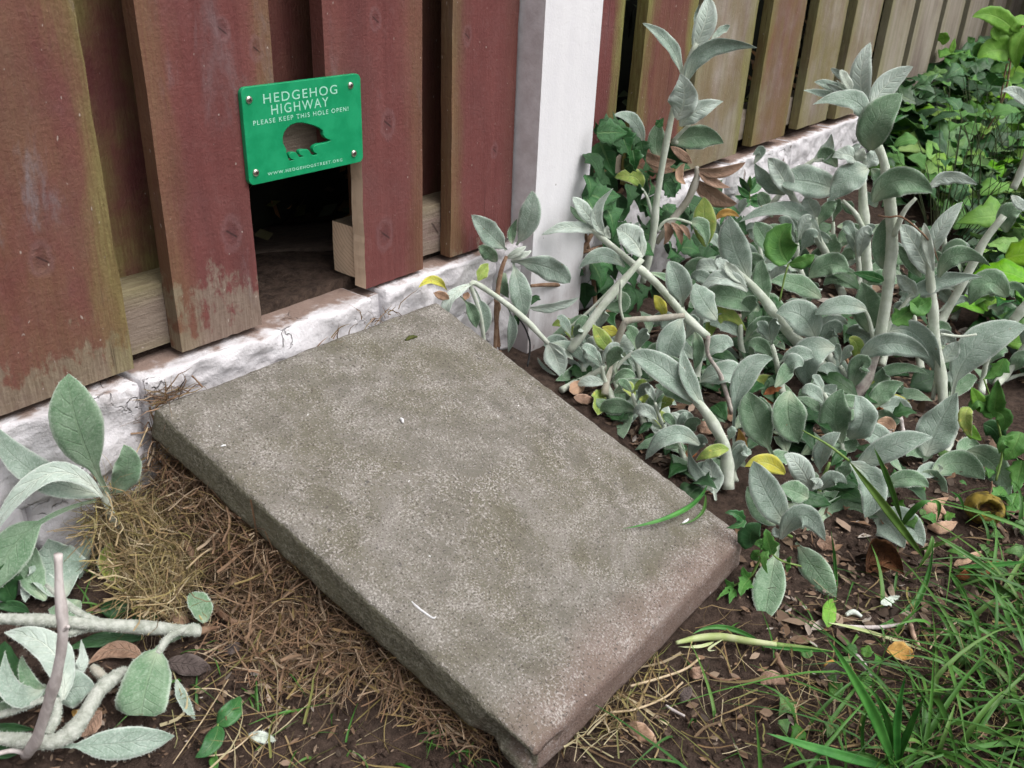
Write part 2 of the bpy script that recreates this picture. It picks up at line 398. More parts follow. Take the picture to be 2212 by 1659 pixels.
def mat_slab():
    s = NT('weathered concrete'); ob = s.coord(); o = s.xyz(ob)
    n1 = s.noise(ob, 6.5, 6, 0.62); n2 = s.noise(ob, 24, 6, 0.66); n3 = s.noise(ob, 430, 2, 0.6); n4 = s.noise(ob, 210, 4, 0.75); n5 = s.noise(s.vscale(ob, (1, 1, 1)), 11, 5, 0.6, 0.6)
    col = s.mix(s.ramp(n2, 0.32, 0.68), (0.170, 0.158, 0.134), (0.245, 0.230, 0.204))
    col = s.mix(s.math('MULTIPLY', s.ramp(n1, 0.42, 0.60), 0.62), col, (0.128, 0.118, 0.074))      # olive film
    col = s.mix(s.math('MULTIPLY', s.ramp(n5, 0.50, 0.70), 0.35), col, (0.105, 0.098, 0.085))
    col = s.mix(s.math('MULTIPLY', s.ramp(s.noise(ob, 46, 6, 0.75), 0.50, 0.68), 0.5), col, (0.115, 0.105, 0.08))       # dark stains
    # reddish bare edge at the lower end, where feet rub it
    fr = s.ramp(s.math('ADD', o[1], s.math('MULTIPLY', s.math('SUBTRACT', n1, 0.5), 0.10)), -0.185, -0.245)
    col = s.mix(s.math('MULTIPLY', fr, 0.5), col, s.mix(n2, (0.19, 0.115, 0.095), (0.30, 0.215, 0.19)))
    # light grit and lichen, in patches
    lich = s.math('MULTIPLY', s.ramp(s.math('ADD', n4, s.math('MULTIPLY', s.math('SUBTRACT', n2, 0.5), 0.5)), 0.53, 0.62), s.ramp(n3, 0.40, 0.60))
    lich = s.math('MULTIPLY', lich, s.ramp(s.math('ADD', s.noise(ob, 9, 6, 0.65), s.math('MULTIPLY', n2, 0.25)), 0.40, 0.74))
    col = s.mix(s.math('MULTIPLY', lich, 0.8), col, (0.46, 0.43, 0.41))
    col = s.mix(s.math('MULTIPLY', s.ramp(s.noise(ob, 7, 7, 0.72, 0.4), 0.47, 0.66), 0.55), col, (0.30, 0.28, 0.262))
    col = s.mix(s.math('MULTIPLY', s.ramp(s.math('ADD', n3, s.math('MULTIPLY', s.math('SUBTRACT', n2, 0.5), 0.45)), 0.54, 0.66), 0.55), col, (0.45, 0.425, 0.40))
    col = s.mix(s.math('MULTIPLY', s.ramp(s.noise(ob, 390, 2, 0.6, 0.2), 0.56, 0.67), 0.72), col, (0.058, 0.048, 0.04))
    col = s.mix(s.math('MULTIPLY', s.ramp(s.noise(ob, 75, 3), 0.66, 0.74), 0.7), col, (0.085, 0.08, 0.075))
    col = s.mix(s.ramp(s.noise(ob, 120, 1), 0.785, 0.80), col, (0.66, 0.65, 0.66))
    # algae on the edges
    nz = s.xyz(s.coord('Normal'))
    side = s.ramp(nz[2], 0.75, 0.35)
    lft = s.ramp(nz[0], -0.3, -0.7)
    sidec = s.mix(s.ramp(n4, 0.42, 0.62), (0.11, 0.106, 0.075), (0.26, 0.25, 0.195))
    sidec = s.mix(s.ramp(n2, 0.35, 0.7), sidec, (0.165, 0.16, 0.11))
    sidec = s.mix(s.math('MULTIPLY', s.ramp(n3, 0.60, 0.68), 0.5), sidec, (0.34, 0.33, 0.29))
    col = s.mix(s.math('MULTIPLY', s.math('MULTIPLY', side, lft), 0.9), col, sidec)
    frs = s.ramp(nz[1], -0.25, -0.7)
    col = s.mix(s.math('MULTIPLY', frs, 0.55), col, s.mix(n4, (0.10, 0.062, 0.052), (0.20, 0.135, 0.115)))
    h = s.math('ADD', s.math('MULTIPLY', n3, 0.75), s.math('ADD', s.math('MULTIPLY', n4, 1.1), s.math('MULTIPLY', n2, 0.7)))
    return s.done(col, 0.92, s.bump(h, 0.0026, 0.9), 0.15)
MAT['slab'] = mat_slab()

def mat_soil():
    s = NT('garden soil'); ob = s.coord()
    n1 = s.noise(ob, 12, 6, 0.65); n2 = s.noise(ob, 75, 6, 0.7); n3 = s.noise(ob, 420, 4, 0.7)
    col = s.mix(s.ramp(n2, 0.3, 0.7), (0.042, 0.029, 0.023), (0.115, 0.079, 0.062))
    col = s.mix(s.math('MULTIPLY', s.ramp(n1, 0.5, 0.75), 0.6), col, (0.10, 0.075, 0.06))
    col = s.mix(s.math('MULTIPLY', s.ramp(n3, 0.6, 0.74), 0.6), col, (0.27, 0.20, 0.15))
    h = s.math('ADD', s.math('MULTIPLY', n2, 1.0), s.math('MULTIPLY', n3, 0.35))
    return s.done(col, 0.95, s.bump(h, 0.012, 1.0), 0.15)
MAT['soil'] = mat_soil()
MAT['sign'] = mat_simple('green acrylic', (0.002, 0.25, 0.098), (0.010, 0.31, 0.13), 45, 0.42, 0.0, spec=0.4)
MAT['print'] = mat_simple('engraved lettering', (0.30, 0.62, 0.47), (0.38, 0.70, 0.56), 400, 0.7)
MAT['steel'] = mat_simple('screw steel', (0.55, 0.50, 0.44), (0.70, 0.66, 0.6), 300, 0.28, Metallic=1.0)
MAT['recess'] = mat_simple('screw recess', (0.02, 0.018, 0.016), (0.05, 0.04, 0.035), 300, 0.6)
def mat_fresh(end):
    s = NT('sawn end grain' if end else 'fresh sawn edge'); ob = s.coord(); o = s.xyz(ob)
    if end:
        dx = s.math('SUBTRACT', o[0], 0.10); dy = s.math('SUBTRACT', o[1], -0.03)
        d = s.math('SQRT', s.math('ADD', s.math('MULTIPLY', dx, dx), s.math('MULTIPLY', dy, dy)))
        ring = s.math('FRACT', s.math('MULTIPLY', s.math('ADD', d, s.math('MULTIPLY', s.noise(ob, 40, 3), 0.006)), 190))
    else:
        ring = s.noise(s.vscale(ob, (300, 300, 14)), 1.0, 4, 0.6)
    n = s.noise(ob, 60, 5)
    col = s.mix(s.math('MULTIPLY', s.ramp(ring, 0.5, 0.95), 0.55), (0.74, 0.57, 0.42), (0.46, 0.31, 0.18))
    col = s.mix(s.math('MULTIPLY', s.ramp(n, 0.5, 0.75), 0.4), col, (0.46, 0.33, 0.22))
    return s.done(col, 0.75, s.bump(s.math('ADD', ring, n), 0.0007), 0.2)
MAT['endgrain'] = mat_fresh(True)
MAT['fresh'] = mat_fresh(False)

# ------------------------------------------------------------------ shapes
def gridbox(nx, ny, nz, lo, hi, r=0.0, warp=None):
    """closed box of quads with rounded edges; returns verts, faces"""
    n = (nx, ny, nz); idx = {}; V = []; F = []
    c = [(lo[i] + hi[i]) / 2 for i in range(3)]; h = [(hi[i] - lo[i]) / 2 for i in range(3)]
    def vert(i, j, k):
        key = (i, j, k)
        if key in idx: return idx[key]
        p = Vector((lo[0] + (hi[0] - lo[0]) * i / nx, lo[1] + (hi[1] - lo[1]) * j / ny, lo[2] + (hi[2] - lo[2]) * k / nz))
        if r > 0:
            q = Vector([c[a] + max(-(h[a] - r), min(h[a] - r, p[a] - c[a])) for a in range(3)])
            d = p - q
            if d.length > 1e-9: p = q + d.normalized() * min(r, d.length) if d.length > r else p
        if warp: p = warp(p)
        idx[key] = len(V); V.append(p); return idx[key]
    for i in range(nx):
        for j in range(ny):
            F.append((vert(i, j, 0), vert(i, j + 1, 0), vert(i + 1, j + 1, 0), vert(i + 1, j, 0)))
            F.append((vert(i, j, nz), vert(i + 1, j, nz), vert(i + 1, j + 1, nz), vert(i, j + 1, nz)))
    for i in range(nx):
        for k in range(nz):
            F.append((vert(i, 0, k), vert(i + 1, 0, k), vert(i + 1, 0, k + 1), vert(i, 0, k + 1)))
            F.append((vert(i, ny, k), vert(i, ny, k + 1), vert(i + 1, ny, k + 1), vert(i + 1, ny, k)))
    for j in range(ny):
        for k in range(nz):
            F.append((vert(0, j, k), vert(0, j, k + 1), vert(0, j + 1, k + 1), vert(0, j + 1, k)))
            F.append((vert(nx, j, k), vert(nx, j + 1, k), vert(nx, j + 1, k + 1), vert(nx, j, k + 1)))
    return V, F

def fbm(p, s, o=4):
    return sum(mnoise.noise(Vector(p) * (s * 2 ** i)) / 2 ** i for i in range(o))

# ------------------------------------------------------------------ ground
def build_ground():
    def axis(lo, hi, fine_lo, fine_hi, step):
        a = []; x = fine_lo
        while x < fine_hi: a.append(x); x += step
        s = step
        while x < hi: a.append(x); s *= 1.35; x += s
        a.append(hi); x = fine_lo; s = step; left = []
        while True:
            s *= 1.35; x -= s
            if x < lo: break
            left.append(x)
        return [lo] + left[::-1] + a
    xs = axis(-60, 80, 0.15, 1.75, 0.0052); ys = axis(-60, 60, -0.1, 0.86, 0.0052)
    V = []
    for y in ys:
        for x in xs:
            near = -1 < x < 6 and -1 < y < 3
            V.append((x, y, ground_z(x, y) if near else ground_base(x, y)))
    nx = len(xs); F = []
    for j in range(len(ys) - 1):
        for i in range(nx - 1):
            a = j * nx + i
            F.append((a, a + 1, a + nx + 1, a + nx))
    o = mesh_obj('ground', V, F, MAT['soil'])
    return tag(o, kind='structure')
build_ground()

# ------------------------------------------------------------------ whitewashed stone plinth under the fence
def build_plinth():
    root = empty('plinth_wall', (0.6, 0.86, 0), 'low whitewashed rubble stone wall that carries the fence', 'wall')
    def stone(x0, x1, z0, z1, yf, seed, flaked=0.0, top=False):
        g = 0.0025
        fine = -0.2 < x0 < 2.2
        nx = max(8, min(60, int((x1 - x0) / (0.006 if fine else 0.015)))); nz = 15 if fine else 8
        so = Vector((seed * 3.7, seed * 1.3, seed * 5.1))
        def warp(p):
            n = fbm(p + so, 9, 5); n2 = fbm(p + so, 34, 3)
            rg = abs(mnoise.noise(p * 17 + so)) + 0.6 * abs(mnoise.noise(p * 39 + so * 1.7)) + 0.3 * abs(mnoise.noise(p * 85 + so))
            fr = sstep(0.84, 0.79, p.y)
            p = p.copy()
            p.y += fr * (n * 0.006 + n2 * 0.0024 + (rg - 0.45) * 0.012)
            p.z += (mnoise.noise(p * 16 + so) * 0.004 + n2 * 0.0014) if not (top and p.z > z1 - 0.02 and p.y > 0.79) else n2 * 0.0008 - 0.002
            p.x += mnoise.noise(p * 12 + so * 2) * 0.005
            return p
        V, F = gridbox(nx, 7, nz, (x0 + g, yf, z0 + g), (x1 - g, 0.868, z1 - g), 0.0045, warp)
        c = Vector(((x0 + x1) / 2, 0.86, z0))
        o = mesh_obj('stone', [v - c for v in V], F, MAT['wash'], root, c - root.location)
        o['flaked'] = flaked if x0 < 1.1 else 0.85
        return o
    zt = ZB - 0.003
    tops = [-1.4, -1.1, -0.75, -0.42, -0.12, 0.17, 0.415, 0.738, 0.762, 0.99, 1.24, 1.52, 1.76, 2.08, 2.33, 2.62, 2.95, 3.22, 3.6, 3.9, 4.3, 4.7, 5.2]
    for i in range(len(tops) - 1):
        if abs(tops[i] - 0.738) < 1e-6:
            continue                                        # open joint beside the hole, filled by mortar set back
        yf = 0.787 if tops[i] < 1.1 else 0.793
        stone(tops[i], tops[i + 1], 0.192 + 0.012 * sin(i * 2.3), zt, yf + 0.004 * sin(i * 1.9), i, 0.75 if tops[i] > 1.7 else 0.1, True)
    stone(0.736, 0.764, 0.188, zt - 0.012, 0.803, 77, 0.5, True)
    mids = [-1.4, -0.9, -0.5, -0.2, 0.06, 0.285, 0.47, 0.66, 0.9, 1.15, 1.45, 1.8, 2.2, 2.6, 3.1, 3.6, 4.2, 5.2]
    for i in range(len(mids) - 1):
        stone(mids[i], mids[i + 1], 0.095 + 0.008 * sin(i * 3.1), 0.194 + 0.006 * sin(i * 2.3), 0.793 + 0.004 * sin(i * 1.1 + 1), 30 + i, 0.05)
    lows = [-1.4, -0.8, -0.3, -0.02, 0.2, 0.39, 0.62, 0.95, 1.4, 2.0, 2.7, 3.5, 5.2]
    for i in range(len(lows) - 1):
        stone(lows[i], lows[i + 1], -0.04, 0.098, 0.789 + 0.005 * sin(i * 1.7), 60 + i, 0.1)
    core = gridbox(80, 1, 3, (-1.4, 0.800, -0.1), (5.2, 0.866, ZB - 0.014), 0.0)
    mesh_obj('mortar_core', [v - root.location for v in core[0]], core[1], MAT['wash'], root, smooth=False)['flaked'] = 0.2
build_plinth()

# ------------------------------------------------------------------ fence
def set_board(o, red=1.0, gl=0.2, gr=0.2, ga=0.0, worn=0.0, pale=0.2, knots=()):
    o['red'] = red; o['green_l'] = gl; o['green_r'] = gr; o['green_all'] = ga; o['worn'] = worn; o['pale'] = pale
    ks = list(knots)
    for i in range(3):
        o['knot%d' % i] = [float(v) for v in (ks[i] if i < len(ks) else (9, 0.01, 9))]
    return o

def board(parent, x0, x1, z0, z1, y0, th, seed, cut=None, lean=0.0, knot_px=(), **at):
    """upright board; cut = (x limit, z limit, side) leaves the sawn notch of the hole"""
    o0 = Vector((x0, y0, z0)); so = Vector((seed * 2.3, seed * 4.1, 0))
    if cut is None:
        def warp(p):
            p = p.copy()
            e = 0.0012 * fbm((p.x * 4 + seed, 0, p.z), 26, 3)
            p.x += e + lean * p.z
            p.z += 0.0016 * mnoise.noise((p.x * 60 + seed, p.y * 20, 2)) * (1 if p.z < 0.01 else 0)
            p.y += 0.0012 * mnoise.noise((p.x * 9, seed, p.z * 5))
            return p
        V, F = gridbox(6, 2, 70, (0, 0, 0), (x1 - x0, th, z1 - z0), 0.0022, warp)
        o = mesh_obj('board', V, F, MAT['board'], parent, o0 - parent.location, smooth=True)
        o.data.set_sharp_from_angle(angle=radians(28))
    else:
        xl, zl, side = cut
        w, h, xc, zc = x1 - x0, z1 - z0, xl - x0, zl - z0
        N = 22
        def edge(a, b, amp):
            out = []
            for i in range(N):
                t = i / N
                p = Vector((a[0] + (b[0] - a[0]) * t, a[1] + (b[1] - a[1]) * t))
                d = Vector((-(b[1] - a[1]), b[0] - a[0])).normalized()
                out.append(p + d * (amp * fbm((p.x * 3 + seed, p.y, 1), 40, 3) * (0 if i == 0 else 1)))
            return out
        if side == 'R':
            loop = [(0, 0), (xc, 0), (xc, zc), (w, zc), (w, h), (0, h)]
        else:
            loop = [(xc, 0), (w, 0), (w, h), (0, h), (0, zc), (xc, zc)]
        pts = []
        for i in range(6):
            pts += edge(loop[i], loop[(i + 1) % 6], 0.0012)
        bm = bmesh.new()
        vs_ = [bm.verts.new((p.x, 0, p.y)) for p in pts]
        f = bm.faces.new(vs_)
        ex = bmesh.ops.extrude_face_region(bm, geom=[f])
        bmesh.ops.translate(bm, vec=(0, th, 0), verts=[g for g in ex['geom'] if isinstance(g, bmesh.types.BMVert)])
        bmesh.ops.recalc_face_normals(bm, faces=bm.faces)
        for fc in bm.faces:
            n = fc.normal; cc = fc.calc_center_median()
            if abs(n.y) < 0.5 and abs(cc.x - xc) < 0.003 and cc.z < zc: fc.material_index = 1
        bmesh.ops.triangulate(bm, faces=[q for q in bm.faces if len(q.verts) > 4])
        o = bm_obj('board', bm, [MAT['board'], MAT['fresh']], parent, o0 - parent.location, smooth=False)
    kn = []
    for (kp, kr) in knot_px:
        q = at_Y(kp, y0); kn.append((q.x - x0, kr, q.z - z0))
    set_board(o, knots=kn, **at)
    o.data.name = 'board'
    return o

def rail(parent, x0, x1, z0, z1, y0, y1, seed, **at):
    # built along Z so that the grain runs with it, then laid down
    L = x1 - x0
    V, F = gridbox(3, 3, max(2, int(L / 0.05)), (0, 0, 0), (z1 - z0, y1 - y0, L), 0.003, lambda p: p + Vector((0.001 * mnoise.noise(p * 9 + Vector((seed, 0, 0))), 0, 0)))
    mi = []
    for f in F:
        c = sum((V[i] for i in f), Vector()) / len(f); mi.append(1 if c.z < 0.0025 or c.z > L - 0.0025 else 0)
    o = mesh_obj('rail', V, F, [MAT['board'], MAT['endgrain']], parent, smooth=True, midx=mi)
    o.data.set_sharp_from_angle(angle=radians(28))
    # local z -> world x, local x -> world z, local y stays
    o.matrix_local = Matrix(((0, 0, 1, x0 - parent.location.x), (0, 1, 0, y0 - parent.location.y), (1, 0, 0, z0 - parent.location.z), (0, 0, 0, 1)))
    return set_board(o, **at)

ZT = 1.75
FL = empty('red_fence_panel', (0.3, D, ZB), 'red-brown hit-and-miss board fence with the small square hole cut at its foot', 'fence')
for i, (x0, x1) in enumerate([(-1.02, -0.87), (-0.79, -0.64), (-0.57, -0.43), (-0.36, -0.21), (-0.14, 0.01), (0.065, 0.21)]):
    board(FL, x0, x1, ZB, ZT, D, 0.02, 11 + i, red=0.8, gl=0.4, gr=0.6, worn=0.06)
board(FL, 0.268, 0.422, ZB, ZT, D, 0.02, 1, red=0.98, gl=0.1, gr=0.75, ga=0.22, worn=0.055, pale=1.4, knot_px=(((225, 850), 0.008), ((90, 560), 0.009)))['label'] = 'weathered red board with a wide green edge'
board(FL, 0.476, 0.622, ZB, ZT, D, 0.02, 2, cut=(0.579, H - 0.235, 'R'), red=1.05, gl=0.28, gr=0.35, worn=0.072, pale=0.6, knot_px=(((480, 66), 0.007), ((553, 106), 0.007), ((500, 505), 0.011)))['label'] = 'red board worn to bare wood at the lower end'
board(FL, 0.692, 0.846, ZB - 0.002, ZT, D, 0.02, 3, cut=(0.741, H - 0.235, 'L'), red=1.3, gl=0.05, gr=0.22, worn=-0.05, pale=0.5, knot_px=(((811, 42), 0.0075), ((831, 507), 0.012), ((838, 268), 0.010)))['label'] = 'red board with a large knot and a freshly sawn pale edge'
board(FL, 0.901, 1.036, ZB - 0.001, ZT, D, 0.02, 4, red=1.25, gl=0.4, gr=0.05, worn=0.0, pale=0.25, knot_px=(((1010, 78), 0.007), ((1068, 325), 0.006)))
bb = 0.868
for i, (x0, x1, zlo, at_) in enumerate([(-0.9, -0.77, ZB, {}), (-0.66, -0.55, ZB, {}), (-0.45, -0.34, ZB, {}), (-0.23, -0.12, ZB, {}), (-0.01, 0.09, ZB, {}), (0.19, 0.29, ZB, {}),
        (0.385, 0.535, ZB, dict(ga=0.85, red=0.9, worn=0.02)), (0.565, 0.748, H - 0.215, dict(red=1.1, ga=0.1)), (0.795, 0.958, ZB, dict(red=1.0, ga=0.2))]):
    board(FL, x0, x1, zlo, ZT, bb, 0.018, 41 + i, **{**dict(red=1.0, gl=0.3, gr=0.3), **at_})
rail(FL, -1.1, 0.578, ZB + 0.004, ZB + 0.073, 0.821, 0.866, 1, red=0.50, gl=0.3, gr=0.5, worn=9.0, ga=0.0)
rail(FL, 0.746, 1.038, ZB + 0.004, ZB + 0.073, 0.821, 0.866, 2, red=0.45, gl=0.0, gr=0.3, worn=9.0, ga=0.0, knots=[(0.035, 0.014, 0.147)])
rail(FL, -1.1, 1.038, 0.96, 1.03, 0.821, 0.866, 3, red=0.9, gl=0.0, gr=0.3)
rail(FL, -1.1, 1.038, 1.62, 1.69, 0.821, 0.866, 4, red=0.9, gl=0.0, gr=0.3)
o = rail(FL, 0.590, 0.724, H - 0.252, H - 0.172, 0.8215, 0.845, 5, red=0.5, gl=0.0, gr=0.3, ga=0.0, worn=9.0)
o.name = 'batten'; o['label'] = 'short batten showing through the cut-out of the sign'

FR = empty('weathered_fence_panel', (1.19, D, ZB + 0.012), 'greened and greying board fence with open gaps beyond the white post', 'fence')
RB = [(1.17, 1.305, dict(red=1.1, gl=0, gr=1.2)), (1.372, 1.545, dict(red=0.8, gl=1.2, gr=1.1, ga=0.2)), (1.568, 1.795, dict(red=0.42, gl=0.6, gr=1.0, ga=0.5, pale=0.4)),
      (1.864, 2.040, dict(red=0.62, gl=0.9, gr=0.7, ga=0.5)), (2.111, 2.295, dict(red=0.42, gl=0.8, gr=0.8, ga=0.7)), (2.356, 2.548, dict(red=0.40, gl=0.8, gr=0.6, ga=0.5, pale=0.5)),
      (2.625, 2.824, dict(red=0.28, gl=0.7, gr=0.4, ga=0.3, pale=0.6)), (2.872, 3.103, dict(red=0.08, gl=0.4, gr=0.3, pale=0.8)), (3.149, 3.367, dict(red=0.05, gl=0.3, gr=0.3, pale=0.8)),
      (3.431, 3.683, dict(red=0.05, gl=0.3, gr=0.2, pale=0.9)), (3.75, 3.96, dict(red=0.3, gl=0.4, pale=0.7)), (4.03, 4.24, dict(red=0.1, gl=0.4, pale=0.7)), (4.31, 4.52, dict(red=0.1, gl=0.4, pale=0.7)), (4.60, 4.80, dict(red=0.1, gl=0.4, pale=0.7)), (4.88, 5.10, dict(red=0.1, gl=0.4, pale=0.7))]
for i, (x0, x1, at_) in enumerate(RB):
    board(FR, x0, x1, ZB + 0.010 + 0.004 * sin(i * 2.1), ZT, D, 0.022, 71 + i, **{**dict(worn=-0.1), **at_})
board(FR, 1.285, 1.392, ZB + 0.012, ZT, bb, 0.018, 99, red=1.1, gl=0.2, gr=0.1)
rail(FR, 1.18, 5.15, ZB + 0.022, ZB + 0.085, 0.823, 0.866, 6, red=0.1, gl=0.2, gr=0.2, ga=0.2)
rail(FR, 1.18, 5.15, 0.96, 1.03, 0.823, 0.866, 7, red=0.3, gl=0.2, gr=0.2)
rail(FR, 1.18, 5.15, 1.62, 1.69, 0.823, 0.866, 8, red=0.3, gl=0.2, gr=0.2)

# ------------------------------------------------------------------ white post between the two panels
V, F = gridbox(10, 10, 60, (0, 0, 0), (0.1405, 0.15, 1.95), 0.0035, lambda p: p + Vector((0, 0, 0)))
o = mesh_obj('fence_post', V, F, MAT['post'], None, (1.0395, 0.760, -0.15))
o.data.set_sharp_from_angle(angle=radians(28))
tag(o, 'thick white painted square post between the red and the greened fence panels', 'post')
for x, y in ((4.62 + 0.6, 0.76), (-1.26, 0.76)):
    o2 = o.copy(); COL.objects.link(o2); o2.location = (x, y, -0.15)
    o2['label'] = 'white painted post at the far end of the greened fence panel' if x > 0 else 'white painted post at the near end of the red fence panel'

# ------------------------------------------------------------------ green sign with the hedgehog cut-out
def sign_xy(x, y, Y=D - 0.0055):
    q = at_Y(px('S', x, y), Y); return (q.x, q.z)
def build_sign():
    x0, x1 = 0.5762, 0.7378; z1, z0 = H - 0.1608, H - 0.2592
    root = empty('hedgehog_highway_sign', ((x0 + x1) / 2, D, (z0 + z1) / 2), 'bright green sign with a hedgehog cut-out screwed over the hole in the red fence', 'sign')
    R = root.location
    cu = bpy.data.curves.new('plate', 'CURVE'); cu.dimensions = '2D'; cu.fill_mode = 'BOTH'
    cu.extrude = 0.0024; cu.bevel_depth = 0.0005; cu.bevel_resolution = 2
    def poly(pts):
        sp = cu.splines.new('POLY'); sp.points.add(len(pts) - 1)
        for p, (x, z) in zip(sp.points, pts): p.co = (x, z, 0, 1)
        sp.use_cyclic_u = True
    rr = 0.0062; out = []
    for cx_, cz_, a0 in ((x1 - rr, z1 - rr, 0), (x0 + rr, z1 - rr, 90), (x0 + rr, z0 + rr, 180), (x1 - rr, z0 + rr, 270)):
        for k in range(9):
            a = radians(a0 + k * 90 / 8)
            out.append((cx_ + rr * cos(a) - R.x, cz_ + rr * sin(a) - R.z))
    poly(out)
    hog = [(1392, 968), (1388, 985), (1350, 1005), (1290, 1022), (1215, 1035), (1170, 1055), (1148, 1085), (1150, 1110), (1165, 1135), (1200, 1150), (1205, 1168), (1180, 1182), (1135, 1188), (1115, 1165), (1090, 1120),
           (1070, 1106), (1000, 1108), (968, 1118), (960, 1145), (980, 1172), (1022, 1182), (1020, 1200), (975, 1212), (950, 1205), (930, 1165), (905, 1142), (850, 1145), (825, 1165), (830, 1200), (850, 1222), (890, 1235), (888, 1250), (835, 1260), (815, 1248), (795, 1190), (778, 1150), (785, 1115)]
    back = [(770, 1080), (738, 1010), (735, 940), (752, 870), (790, 815), (850, 765), (925, 738), (1000, 735), (1080, 752), (1160, 775), (1230, 805), (1280, 840), (1290, 890)]
    sp = []
    for i in range(len(back) - 1):            # saw-toothed spines along the back
        for k in range(3):
            a = Vector(back[i]).lerp(Vector(back[i + 1]), k / 3); b = Vector(back[i]).lerp(Vector(back[i + 1]), (k + 0.75) / 3)
            d = (Vector(back[i + 1]) - Vector(back[i])).normalized(); n = Vector((d.y, -d.x))
            sp.append(tuple(a)); sp.append(tuple(b + n * (11 if i > 3 else 6) + d * 3))
    hog = hog + sp + [(1285, 890), (1310, 935), (1345, 955)]
    poly([(x - R.x, z - R.z) for x, z in (sign_xy(*p) for p in hog)])
    tmp = bpy.data.objects.new('plate', cu); COL.objects.link(tmp)
    bpy.context.view_layer.update()
    me = bpy.data.meshes.new_from_object(tmp.evaluated_get(bpy.context.evaluated_depsgraph_get()))
    bpy.data.objects.remove(tmp)
    me.name = 'plate'
    me.transform(Matrix(((1, 0, 0, 0), (0, 0, -1, -0.0031), (0, 1, 0, 0), (0, 0, 0, 1))))
    me.materials.clear(); me.materials.append(MAT['sign'])
    link('plate', me, root)
    for txt, lb, rb, tl in (('HEDGEHOG', (475, 481), (1468, 345), (466, 355)), ('HIGHWAY', (583, 632), (1352, 515), (574, 503)),
                            ('PLEASE KEEP THIS HOLE OPEN!', (338, 778), (1618, 575), (331, 716)), ('WWW.HEDGEHOGSTREET.ORG', (532, 1453), (1536, 1255), (524, 1414))):
        a, b, c = sign_xy(*lb), sign_xy(*rb), sign_xy(*tl)
        fc = bpy.data.curves.new('lettering', 'FONT'); fc.body = txt; fc.size = 1.0; fc.space_character = 1.2 if len(txt) < 10 else 1.3
        fc.extrude = 0.0; fc.offset = 0.004 if len(txt) < 10 else 0.014
        t = bpy.data.objects.new('lettering', fc); COL.objects.link(t)
        bpy.context.view_layer.update()
        mt = bpy.data.meshes.new_from_object(t.evaluated_get(bpy.context.evaluated_depsgraph_get()))
        bpy.data.objects.remove(t)
        xs = [v.co.x for v in mt.vertices]; ys = [v.co.y for v in mt.vertices]
        cap = max(ys) - 0.012
        wx = Vector((b[0] - a[0], b[1] - a[1])).length / (max(xs) - min(xs)); hz = Vector((c[0] - a[0], c[1] - a[1])).length / cap
        ang = math.atan2(b[1] - a[1], b[0] - a[0])
        for v in mt.vertices:
            x_, z_ = (v.co.x - min(xs)) * wx, v.co.y * hz
            v.co = (a[0] - R.x + x_ * cos(ang) - z_ * sin(ang), -0.00622, a[1] - R.z + x_ * sin(ang) + z_ * cos(ang))
        mt.materials.clear(); mt.materials.append(MAT['print'])
        mt.name = 'lettering'
        link('lettering', mt, root)
    sm = None
    for i, p in enumerate([(277, 430), (1645, 237), (1690, 1152), (370, 1412)]):
        x, z = sign_xy(*p)
        if sm is None:
            V = []; F = []; n = 20
            prof = [(0.0040, 0.0), (0.0039, -0.0008), (0.0034, -0.0016), (0.0024, -0.0021), (0.0011, -0.0023)]
            for r_, y_ in prof:
                for k in range(n): V.append((r_ * cos(2 * pi * k / n), y_, r_ * sin(2 * pi * k / n)))
            for q in range(len(prof) - 1):
                for k in range(n): F.append((q * n + k, q * n + (k + 1) % n, (q + 1) * n + (k + 1) % n, (q + 1) * n + k))
            F.append(tuple(range(4 * n, 5 * n)))
            sm = mesh_obj('screw', V, F, MAT['steel'], root)
            s_ = sm
            bm = bmesh.new()
            for (a_, b_) in ((0.0021, 0.00055), (0.00055, 0.0021)):
                mm = Matrix.Translation((0, -0.00215, 0)) @ Matrix.Diagonal((a_ * 2, 0.0006, b_ * 2, 1))
                bmesh.ops.create_cube(bm, size=1, matrix=mm)
            sl = bm_obj('screw_slot', bm, MAT['recess'], sm, smooth=False)
        else:
            s_ = sm.copy(); COL.objects.link(s_); s_.parent = root
            l2 = sl.copy(); COL.objects.link(l2); l2.parent = s_
        s_.location = (x - R.x, -0.0061, z - R.z); s_.rotation_euler = (0, 0.5 + i * 0.7, 0)
build_sign()

